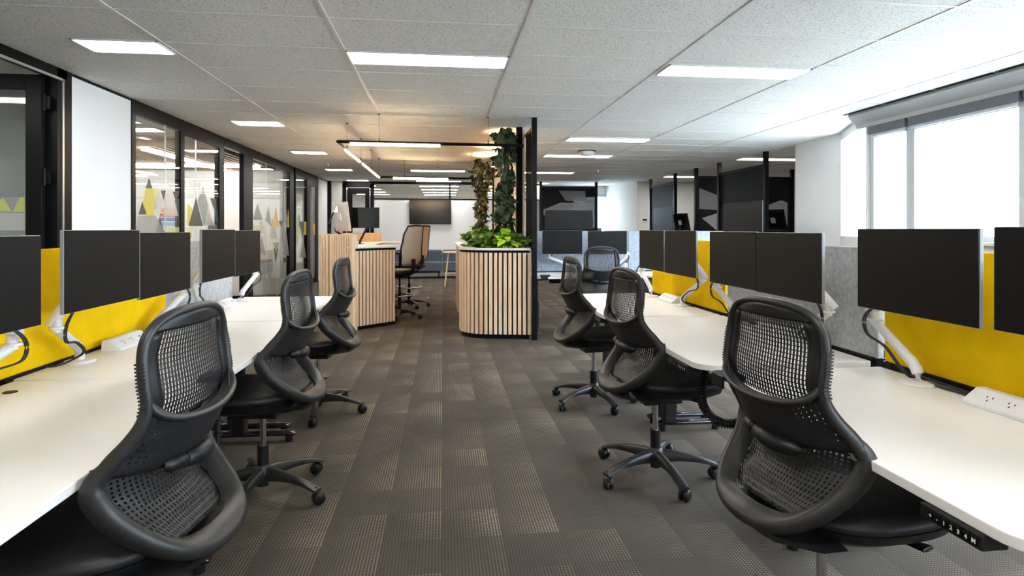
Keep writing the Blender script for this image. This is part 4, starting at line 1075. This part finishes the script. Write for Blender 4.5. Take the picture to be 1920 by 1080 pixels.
# black framed slatted screen standing to the ceiling beside the planter
sc = thing('slatted_screen', 'tall black framed screen with oak slats beside the planter', 'screen', (1.03, 7.5, 0))
MB().box(0.015, 0.075, -0.67, -0.61, 0, CEIL - 0.001).build('post', M_blk, sc, bevel=0.003)
MB().box(-0.09, -0.01, -0.02, 0.06, 1.0, CEIL - 0.001).build('post', M_blk, sc, bevel=0.003)
MB().box(-0.06, 0.03, 4.0, 4.06, 0, CEIL - 0.001).build('post', M_blk, sc, bevel=0.003)
for za in (2.50, 1.06): MB().box(0.03, 0.06, -0.62, 0.05, za, za + 0.04).build('rail', M_blk, sc)
nb = MB().box(0.04, 0.05, -0.61, 0.03, 1.10, 2.50).build('net_panel', M_scrnet, sc)
MB().box(0.0, 0.03, 0.06, 4.0, 1.10, 2.61).build('backing_panel', M_oakdark, sc)
b = MB()
y = 0.09
while y < 3.97:
    b.box(-0.03, 0.0, y, y + 0.045, 1.10, 2.60); y += 0.065
b.build('slat_cladding', M_oak, sc)
MB().box(-0.03, 0.03, 0.06, 4.0, 0, 1.10).build('base_panel', M_blk, sc)

# ------------------------------------------------------------------ warm hanging track
tk = thing('track_light', 'black rectangular hanging track with warm glowing strips above the counter', 'pendant light', (-0.2, 9.1, CEIL))
z = 2.30 - CEIL
def W(x, y): return (x + 0.2, y - 9.1)
fr = MB()
a, b_, c_, d_ = W(-1.18, 6.80), W(0.95, 6.88), W(-1.18, 11.30), W(0.95, 11.50)
fr.tube([(*a, z), (*b_, z)], 0.018, 4).tube([(*a, z), (*c_, z)], 0.018, 4).tube([(*c_, z), (*d_, z)], 0.018, 4)
fr.build('track', M_blk, tk)
for (x0, y0, x1, y1) in ((-1.04, 6.805, -0.03, 6.843), (-1.18, 7.40, -1.18, 8.60), (-1.18, 8.95, -1.18, 11.15), (-0.93, 11.31, 0.10, 11.41)):
    p, q = W(x0, y0), W(x1, y1)
    MB().tube([(*p, z - 0.020), (*q, z - 0.020)], 0.020, 4).build('lamp_strip', M_warm, tk)
for (x, y) in ((-0.72, 6.82), (0.53, 6.865), (-1.18, 7.48), (-1.18, 8.74), (-1.18, 9.95), (-1.18, 11.13), (-0.72, 11.36), (0.53, 11.45)):
    p = W(x, y)
    MB().cyl((*p, z), (*p, -0.01), 0.0018, n=6).cyl((*p, -0.012), (*p, 0), 0.014, n=12).cyl((*p, z), (*p, z + 0.05), 0.006, n=8).build('suspension_wire', M_blk, tk)
# small lamps on the slatted screen
for i, (x, y, zz) in enumerate(((0.90, 8.35, 2.06), (0.90, 8.75, 1.80))):
    if i == 0:
        t = thing('wall_lamp', 'small black cylinder lamp on the slatted screen behind the tall plant', 'lamp', (x, y, zz))
        MB().cyl((0, 0, -0.08), (0, 0, 0.08), 0.03, n=16).box(0.02, 0.105, -0.01, 0.01, -0.01, 0.01).build('shade', M_blk, t, smooth=40)
        MB().cyl((0, 0, -0.085), (0, 0, -0.08), 0.026, n=16).cyl((0, 0, 0.08), (0, 0, 0.085), 0.026, n=16).build('light_disc', M_bulb, t)
    else:
        t = thing('wall_lamp', 'small glowing globe lamp low on the slatted screen', 'lamp', (x, y, zz))
        MB().sphere((0, 0, 0), 0.028).build('bulb', M_bulb, t, smooth=60)
        MB().box(0.0, 0.105, -0.008, 0.008, 0.028, 0.045).cyl((0, 0, 0.02), (0, 0, 0.05), 0.014, n=12).build('bracket', M_blk, t)
for i, (x, y, zz) in enumerate(((0.88, 7.9, 2.44), (0.88, 9.3, 2.40), (0.88, 10.3, 2.36))):
    t = thing('wall_lamp', ['black spot lamp at the top of the slatted screen, nearest', 'black spot lamp at the top of the slatted screen, middle one', 'black spot lamp at the top of the slatted screen, farthest'][i], 'lamp', (x, y, zz))
    MB().cyl((0, 0, -0.05), (0, 0, 0.05), 0.03, n=16).box(0.02, 0.125, -0.01, 0.01, -0.01, 0.01).build('shade', M_blk, t, smooth=40)
    MB().cyl((0, 0, 0.05), (0, 0, 0.056), 0.026, n=16).build('light_disc', M_bulb, t)
    ld = bpy.data.lights.new('warm_spot', 'SPOT'); ld.energy = 75; ld.color = (1, 0.58, 0.26); ld.spot_size = R(150); ld.spot_blend = 0.9; ld.shadow_soft_size = 0.03
    lo_ = bpy.data.objects.new('warm_spot', ld); COL.objects.link(lo_); lo_.parent = t; lo_.location = (0, 0, 0.065); lo_.rotation_euler = (R(180), 0, 0)
# ledge with a hook strip
tag(MB().box(0.80, 0.99, 8.5, 8.53, 1.66, 1.68).build('wall_shelf', M_blk), 'thin black bracket shelf on the slatted screen', 'shelf')

# ------------------------------------------------------------------ plants
def leaf(b, p, d_, size, up, fold=0.3, droop=0.3):
    """heart-shaped blade of eight vertices"""
    d_ = d_.normalized(); s_ = d_.cross(up)
    if s_.length < 1e-3: s_ = Vector((1, 0, 0))
    s_.normalize(); n = s_.cross(d_).normalized()
    L = size; W_ = size * 0.40
    def P(u, v, h): return p + d_ * (u * L) + s_ * (v * W_) + n * (h * L)
    vs = [P(0, 0, 0), P(0.38, 0, 0.03 - droop * 0.10), P(0.75, 0, -droop * 0.30), P(1.0, 0, -droop * 0.55),
          P(-0.06, 0.55, fold * 0.2), P(0.25, 1.0, fold * 0.32 - droop * 0.05), P(0.65, 0.68, fold * 0.2 - droop * 0.22),
          P(-0.06, -0.55, fold * 0.2), P(0.25, -1.0, fold * 0.32 - droop * 0.05), P(0.65, -0.68, fold * 0.2 - droop * 0.22)]
    b.add(vs, [(0, 4, 5, 1), (1, 5, 6, 2), (2, 6, 3), (0, 1, 8, 7), (1, 2, 9, 8), (2, 3, 9)])
def rnd_dir(): 
    while True:
        v = Vector((random.uniform(-1, 1), random.uniform(-1, 1), random.uniform(-1, 1)))
        if 0.1 < v.length < 1: return v.normalized()
def totem(label, x, y, z0, z1, prof, n, lsize, m):
    t = thing('climbing_plant', label, 'plant', (x, y, z0))
    MB().cyl((0, 0, -0.02), (0.02, 0, z1 - z0 - 0.06), 0.022, n=10).build('moss_pole', M_moss, t, smooth=50)
    b = MB(); st = MB()
    for k in range(n):
        v = random.random(); h = v * (z1 - z0)
        r = interp(prof, v) * (0.35 + 0.65 * random.random() ** 0.6)
        a = random.uniform(0, 2 * PI)
        p = Vector((0.02 * v + r * math.cos(a), r * math.sin(a), h))
        out = Vector((math.cos(a), math.sin(a), 0))
        d_ = (out * random.uniform(0.3, 1.0) + Vector((0, 0, random.uniform(-1.2, 0.25))) + rnd_dir() * 0.5)
        leaf(b, p, d_, lsize * random.uniform(0.6, 1.25), out * 1.0 + Vector((0, 0, 0.4)) + rnd_dir() * 0.3)
        if k % 12 == 0: st.tube([(0.01, 0, h - 0.05), tuple(p)], 0.0025, 5)
    b.build('foliage', m, t); st.build('stem', M_moss, t)
totem('tall dark green climbing plant on a pole reaching the ceiling', 0.775, 7.40, 1.04, 2.60, [(0, 0.11), (0.2, 0.085), (0.35, 0.10), (0.55, 0.075), (0.7, 0.095), (0.8, 0.11), (0.9, 0.15), (1.0, 0.06)], 430, 0.105, M_leafdark)
totem('shorter brown green climbing plant on a pole behind the tall one', 0.555, 8.6, 1.04, 2.34, [(0, 0.10), (0.2, 0.075), (0.4, 0.07), (0.6, 0.075), (0.72, 0.11), (0.85, 0.16), (0.95, 0.12), (1.0, 0.05)], 420, 0.080, M_leafbrown)
def pothos(label, x, y, r, h, n, m, lsize, group='leafy plants in the planter trough'):
    t = thing('pothos_plant', label, 'plant', (x, y, 1.04), 0, group)
    b = MB(); st = MB()
    for k in range(n):
        a = random.uniform(0, 2 * PI); q = random.random() ** 0.6
        rr = r * q; hh = h * (1 - 0.45 * q) * random.uniform(0.30, 1.45)
        p = Vector((rr * math.cos(a), rr * math.sin(a), max(0.02, hh)))
        out = Vector((math.cos(a), math.sin(a), 0))
        d_ = out * random.uniform(0.4, 1.0) + Vector((0, 0, random.uniform(-0.5, 0.7))) + rnd_dir() * 0.4
        leaf(b, p, d_, lsize * random.uniform(0.6, 1.3), Vector((0, 0, 1)) + rnd_dir() * 0.5)
        if k % 3 == 0: st.tube([(p.x * 0.2, p.y * 0.2, -0.01), (p.x * 0.6, p.y * 0.6, p.z * 0.8), tuple(p)], 0.003, 5)
    b.build('foliage', m, t); st.build('stem', m, t)
pothos('green pothos at the rounded left end of the planter', 0.47, 7.62, 0.19, 0.22, 62, M_leafgreen, 0.125)
pothos('green pothos spilling over the planter front edge, left of centre', 0.58, 7.32, 0.17, 0.18, 62, M_leafgreen, 0.12)
pothos('green pothos at the foot of the tall climbing plant', 0.74, 7.25, 0.15, 0.20, 62, M_leafgreen, 0.12)
pothos('bright lime leafed plant lit up at the planter front', 0.80, 7.13, 0.12, 0.17, 40, M_leaflime, 0.14)
pothos('green pothos at the right end of the planter beside the black post', 0.92, 7.10, 0.12, 0.16, 44, M_leafgreen, 0.10)
pothos('green pothos at the foot of the brown green climbing plant', 0.58, 8.35, 0.17, 0.22, 60, M_leafgreen, 0.11)
pothos('green pothos behind the two climbing plants', 0.72, 9.2, 0.2, 0.22, 50, M_leafgreen, 0.11)

# ------------------------------------------------------------------ drafting chairs at the counter
def make_drafting(label):
    t = thing('drafting_chair', label, 'office chair', (0, 0, 0), 0, 'tan backed drafting chairs')
    star_base(t, 0.31)
    g_ = MB().cyl((0, 0, 0.05), (0, 0, 0.40), 0.026, n=16).build('column', M_blackplastic, t, smooth=50)
    MB().cyl((0, 0, 0.39), (0, 0, 0.62), 0.015, n=14).build('gas_lift', M_blackplastic, g_, smooth=50)
    fr_ = MB().tube([(0.21 * math.cos(2 * PI * k / 28), 0.21 * math.sin(2 * PI * k / 28), 0.34) for k in range(28)], 0.011, 8, closed=True)
    for k in range(3):
        a = 2 * PI * k / 3; fr_.tube([(0, 0, 0.34), (0.21 * math.cos(a), 0.21 * math.sin(a), 0.34)], 0.008, 6)
    fr_.build('foot_ring', M_chrome, t, smooth=60)
    MB().box(-0.09, 0.09, -0.12, 0.12, 0.61, 0.66).tube([(0, -0.10, 0.64), (0, -0.22, 0.66), (0, -0.27, 0.76), (0, -0.265, 0.88)], 0.02, 8, flat=(2, 1)).build('tilt_mechanism', M_blackplastic, t, bevel=0.006)
    MB().loft([rr3 for rr3 in [[(x, y, zz) for x, y in rrect(-w_, w_, -0.20 - (w_ - 0.24), 0.26 + (w_ - 0.24), (0.08,) * 4, 5)] for w_, zz in ((0.22, 0.66), (0.245, 0.675), (0.245, 0.70), (0.22, 0.72), (0.12, 0.725))]]).build('seat', M_seat, t, smooth=60)
    def bw(z_): return interp([(0.76, 0.17), (0.85, 0.215), (1.0, 0.225), (1.2, 0.205), (1.36, 0.165)], z_)
    def by(z_): return interp([(0.76, -0.20), (0.88, -0.245), (1.0, -0.245), (1.2, -0.275), (1.38, -0.33)], z_)
    MB().surf(lambda u, v: ((2 * u - 1) * bw(0.78 + 0.57 * v), by(0.78 + 0.57 * v) + 0.03 * (2 * u - 1) ** 2 - 0.01, 0.78 + 0.57 * v), 12, 18, lambda u, v: (u * 0.4, v * 0.57)).build('mesh_back', M_tan, t, smooth=60, solid=0.006)
    zs = [0.78 + 0.57 * k / 10 for k in range(11)]
    loop = [(bw(z_), by(z_) + 0.02, z_) for z_ in zs] + [(0.08, by(1.37) - 0.01, 1.365), (-0.08, by(1.37) - 0.01, 1.365)] + [(-bw(z_), by(z_) + 0.02, z_) for z_ in zs[::-1]] + [(-0.08, by(0.77), 0.765), (0.08, by(0.77), 0.765)]
    MB().tube(loop, 0.013, 8, closed=True, up=(0, 1, 0)).build('back_frame', M_blackplastic, t, smooth=60)
    for s_ in (-1, 1):
        MB().tube(catmull([(s_ * 0.12, 0.0, 0.65), (s_ * 0.26, 0.0, 0.67), (s_ * 0.29, -0.02, 0.78), (s_ * 0.29, -0.02, 0.90)], 5), 0.016, 8).box(s_ * 0.29 - 0.04, s_ * 0.29 + 0.04, -0.13, 0.13, 0.90, 0.925).build('armrest', M_blackplastic, t, smooth=50)
    return t
dc = make_drafting('tan backed drafting chair at the counter, the nearer one')
dc.location = (-0.63, 8.78, 0); dc.rotation_euler = (0, 0, R(52))
r2 = dup(dc, (-0.56, 10.0, 0), R(58), 'tan backed drafting chair behind the nearer one, with foot ring in view'); turn_base(r2, 25)

# monitors on the counter
t = make_monitor('light grey backed monitor on the counter seen from behind', 0.46, 0.44, M_screenglossy, mat('pale_shell', (0.62, 0.60, 0.56), 0.5)); t.location = (-1.50, 9.05, 1.50); t.rotation_euler = (R(-8), 0, R(180 - 52))
arm((-1.45, 9.3, 1.085), (-1.62, 9.25, 1.28), (-1.54, 9.10, 1.48), 'black arm of the pale monitor on the counter', 1, white=False)
t = make_monitor('glossy black monitor on a slanted black stand on the counter', 0.42, 0.31, M_screenglossy, M_blackplastic); t.location = (-1.15, 9.0, 1.485); t.rotation_euler = (0, 0, R(-12))
st = thing('monitor_stand', 'slanted black monitor stand on the white counter top', 'stand', (-1.25, 9.1, 1.085))
MB().lathe([(0.07, 0), (0.07, 0.008), (0.02, 0.012)]).build('base', M_blackplastic, st, smooth=40)
MB().tube([(0, 0, 0.01), (0.01, 0, 0.05), (0.12, 0, 0.28), (0.10, -0.03, 0.40)], [0.018, 0.018, 0.015, 0.014], 10).build('stem', M_blackplastic, st, smooth=50)
# dark figurine-like desk lamp clutter at the left end of the counter
t = thing('desk_lamp', 'dark desk lamp with bent arm at the left end of the counter', 'lamp', (-1.60, 8.75, 1.085))
MB().lathe([(0.07, 0), (0.07, 0.02), (0.02, 0.03)]).build('base', M_blackplastic, t, smooth=40)
MB().tube([(0, 0, 0.02), (-0.04, 0, 0.30), (0.05, 0, 0.52)], 0.012, 8).build('arm', M_blackplastic, t, smooth=50)
MB().lathe([(0.02, 0.06), (0.035, 0.03), (0.06, -0.03)], (0.07, 0, 0.50), 16).build('lamp_shade', M_alu, t, smooth=50)
for i, (x, y, w_, h_, m_, lab) in enumerate(((-1.52, 8.62, 0.10, 0.20, M_blackplastic, 'small black desk organiser beside the lamp on the counter'), (-1.38, 8.72, 0.09, 0.05, M_white, 'small white box on the counter below the pale monitor'))):
    t = thing('desk_organiser', lab, 'organiser', (x, y, 1.085))
    MB().prism(rrect(-w_ / 2, w_ / 2, -0.04, 0.04, (0.01,) * 4, 3), 0, h_ * 0.7).build('body', m_, t, bevel=0.003)
    MB().prism(rrect(-w_ / 2 + 0.006, w_ / 2 - 0.006, -0.034, 0.034, (0.008,) * 4, 3), h_ * 0.7, h_ * 0.75).build('lid', M_blk, t)

# ------------------------------------------------------------------ far end
tv = thing('television', 'large black television on the far white wall', 'television', (-0.337, YB - 0.014, 1.79))
MB().box(-0.575, 0.575, -0.05, -0.01, -0.335, 0.335).build('bezel', M_blackplastic, tv, bevel=0.004)
MB().box(-0.565, 0.565, -0.053, -0.05, -0.32, 0.325).build('screen', M_screenglossy, tv)
MB().box(-0.2, 0.2, -0.011, 0.013, -0.2, 0.2).build('wall_bracket', M_blk, tv)
def sofa(x0, x1, label):
    t = thing('sofa', label, 'sofa', ((x0 + x1) / 2, 16.05, 0), 0, 'slate blue bench sofas')
    a = (x1 - x0) / 2
    MB().box(-a, a, -0.32, 0.10, 0.19, 0.44).build('seat', M_sofa, t, bevel=0.03)
    MB().box(-a, a, 0.08, 0.30, 0.19, 0.75).build('backrest', M_sofa, t, bevel=0.04)
    MB().box(-a + 0.05, a - 0.05, -0.28, 0.26, 0.15, 0.185).build('base_rail', M_blk, t)
    for sx in (-1, 1):
        for sy in (-0.26, 0.24): MB().cyl((sx * (a - 0.08), sy, 0), (sx * (a - 0.08), sy, 0.16), 0.016, n=8).build('leg', M_blk, t)
sofa(-1.75, -0.02, 'slate blue sofa under the television')
sofa(0.0, 1.6, 'slate blue sofa behind the wooden stool')
t = thing('wooden_stool', 'pale wooden stool with splayed legs beside the planter counter', 'stool', (0.24, 13.6, 0))
MB().lathe([(0.02, 0.76), (0.23, 0.765), (0.24, 0.785), (0.23, 0.80), (0.02, 0.803)]).build('seat', M_birch, t, smooth=50)
for k in range(4):
    a = PI / 4 + k * PI / 2
    MB().tube([(0.15 * math.cos(a), 0.15 * math.sin(a), 0.765), (0.27 * math.cos(a), 0.27 * math.sin(a), 0.0)], [0.020, 0.015], 10).build('leg', M_birch, t, smooth=50)
MB().tube([(0.2 * math.cos(2 * PI * k / 20), 0.2 * math.sin(2 * PI * k / 20), 0.30) for k in range(20)], 0.008, 6, closed=True).build('foot_ring', M_birch, t, smooth=50)
tag(MB().box(-0.09, 0.09, -0.015, 0, -0.06, 0.06).build('thermostat', M_white, bevel=0.004), 'white wall thermostat with a dark display by the far right corner', 'thermostat').location = (5.52, 15.6, 1.56)
th = [o_ for o_ in COL.objects if o_.name == 'thermostat'][0]
MB().box(-0.06, 0.06, -0.018, -0.015, -0.01, 0.035).build('display', M_blk, th)
tag(MB().box(4.0, 4.75, 17.2, 17.45, 0.0, 1.36).build('storage_box', mat('olive_box', (0.22, 0.22, 0.08), 0.7), bevel=0.01), 'olive green cabinet under the far bright window', 'cabinet')

# furniture seen through the meeting-room glass
t = thing('credenza', 'low white cabinet with a wooden top inside the meeting room', 'cabinet', (-4.5, 11.9, 0))
MB().box(-1.1, 1.1, -0.25, 0.25, 0.05, 0.68).build('body', M_white, t, bevel=0.003)
MB().box(-1.05, 1.05, -0.22, 0.22, 0.0, 0.05).build('plinth', M_blk, t)
MB().box(-1.13, 1.13, -0.27, 0.27, 0.68, 0.72).build('top', M_oakdark, t, bevel=0.003)
for k in range(3): MB().box(-1.08 + 0.73 * k, -1.08 + 0.73 * k + 0.70, -0.262, -0.25, 0.08, 0.66).build('door', M_white, t, bevel=0.002)
t = thing('wall_chart', 'small chart with red, orange and blue rows on the meeting room wall', 'poster', (-5.35, 12.34, 1.55))
MB().box(-0.22, 0.22, -0.01, 0.0, -0.22, 0.22).build('sheet', M_white, t)
for k, c in enumerate(((0.75, 0.30, 0.12), (0.70, 0.12, 0.10), (0.15, 0.22, 0.55), (0.25, 0.45, 0.65))):
    MB().box(-0.20, 0.20, -0.013, -0.01, 0.10 - 0.09 * k, 0.17 - 0.09 * k).build('colour_row', mat('chart_%d' % k, c, 0.6), t)
t = thing('meeting_table', 'dark meeting table inside the triangle patterned room', 'table', (-5.0, 9.6, 0))
MB().prism(rrect(-0.6, 0.6, -1.3, 1.3, (0.1,) * 4), 0.70, 0.73).build('tabletop', M_desk, t)
for sy in (-0.9, 0.9): MB().box(-0.3, 0.3, sy - 0.03, sy + 0.03, 0.0, 0.70).build('leg', M_blk, t)

# ------------------------------------------------------------------ black framed screens on the right
def frame_screen(p0, p1, label, ztop=2.46, tris=(), z0=0.10):
    a = Vector((*p0, 0)); b_ = Vector((*p1, 0)); L = (b_ - a).length; rz = math.atan2(b_.y - a.y, b_.x - a.x)
    t = thing('framed_screen', label, 'screen', (a.x, a.y, 0), rz, 'black framed net screens')
    for x in (0.0, L): MB().box(x - 0.035, x + 0.035, -0.035, 0.035, 0, CEIL - 0.001).build('post', M_blk, t, bevel=0.003)
    for za in (ztop - 0.05, z0): MB().box(0.035, L - 0.035, -0.02, 0.02, za, za + 0.05).build('rail', M_blk, t)
    MB().box(0.035, L - 0.035, -0.004, 0.004, z0 + 0.05, ztop - 0.05).build('net_panel', M_scrnet, t)
    for i, (m, pts) in enumerate(tris):
        for s_ in (-1, 1):
            pass
        MB().add([(x * L, -0.0065 - 0.0005 * i, z_) for x, z_ in pts] , [tuple(range(len(pts)))]).build('net_pattern', M_film[m], t)
frame_screen((5.44, 13.28), (5.44, 14.92), 'black screen farthest back on the right, running along the aisle', 2.44)
frame_screen((5.44, 9.37), (5.44, 11.05), 'large black screen between the column and the rear one', 2.42, ())
frame_screen((5.42, 12.08), (7.66, 12.14), 'black screen with grey triangles facing the camera', 2.46,
    (('mesh1', [(0.03, 2.2), (0.30, 1.98), (0.50, 2.2), (0.50, 1.7), (0.03, 1.75)]), ('mesh2', [(0.06, 1.55), (0.34, 1.75), (0.34, 1.30), (0.20, 1.30)]),
     ('mesh2', [(0.62, 1.75), (0.88, 1.95), (0.95, 1.90), (0.95, 1.40), (0.90, 1.36), (0.62, 1.50)])))
frame_screen((2.69, 16.0), (4.26, 16.0), 'black screen in front of the far wall with grey patches', 2.50,
    (('mesh1', [(0.32, 2.38), (0.80, 2.38), (0.80, 2.10), (0.45, 2.10)]), ('mesh2', [(0.05, 1.85), (0.35, 2.05), (0.95, 2.05), (0.95, 1.70), (0.05, 1.70)])))
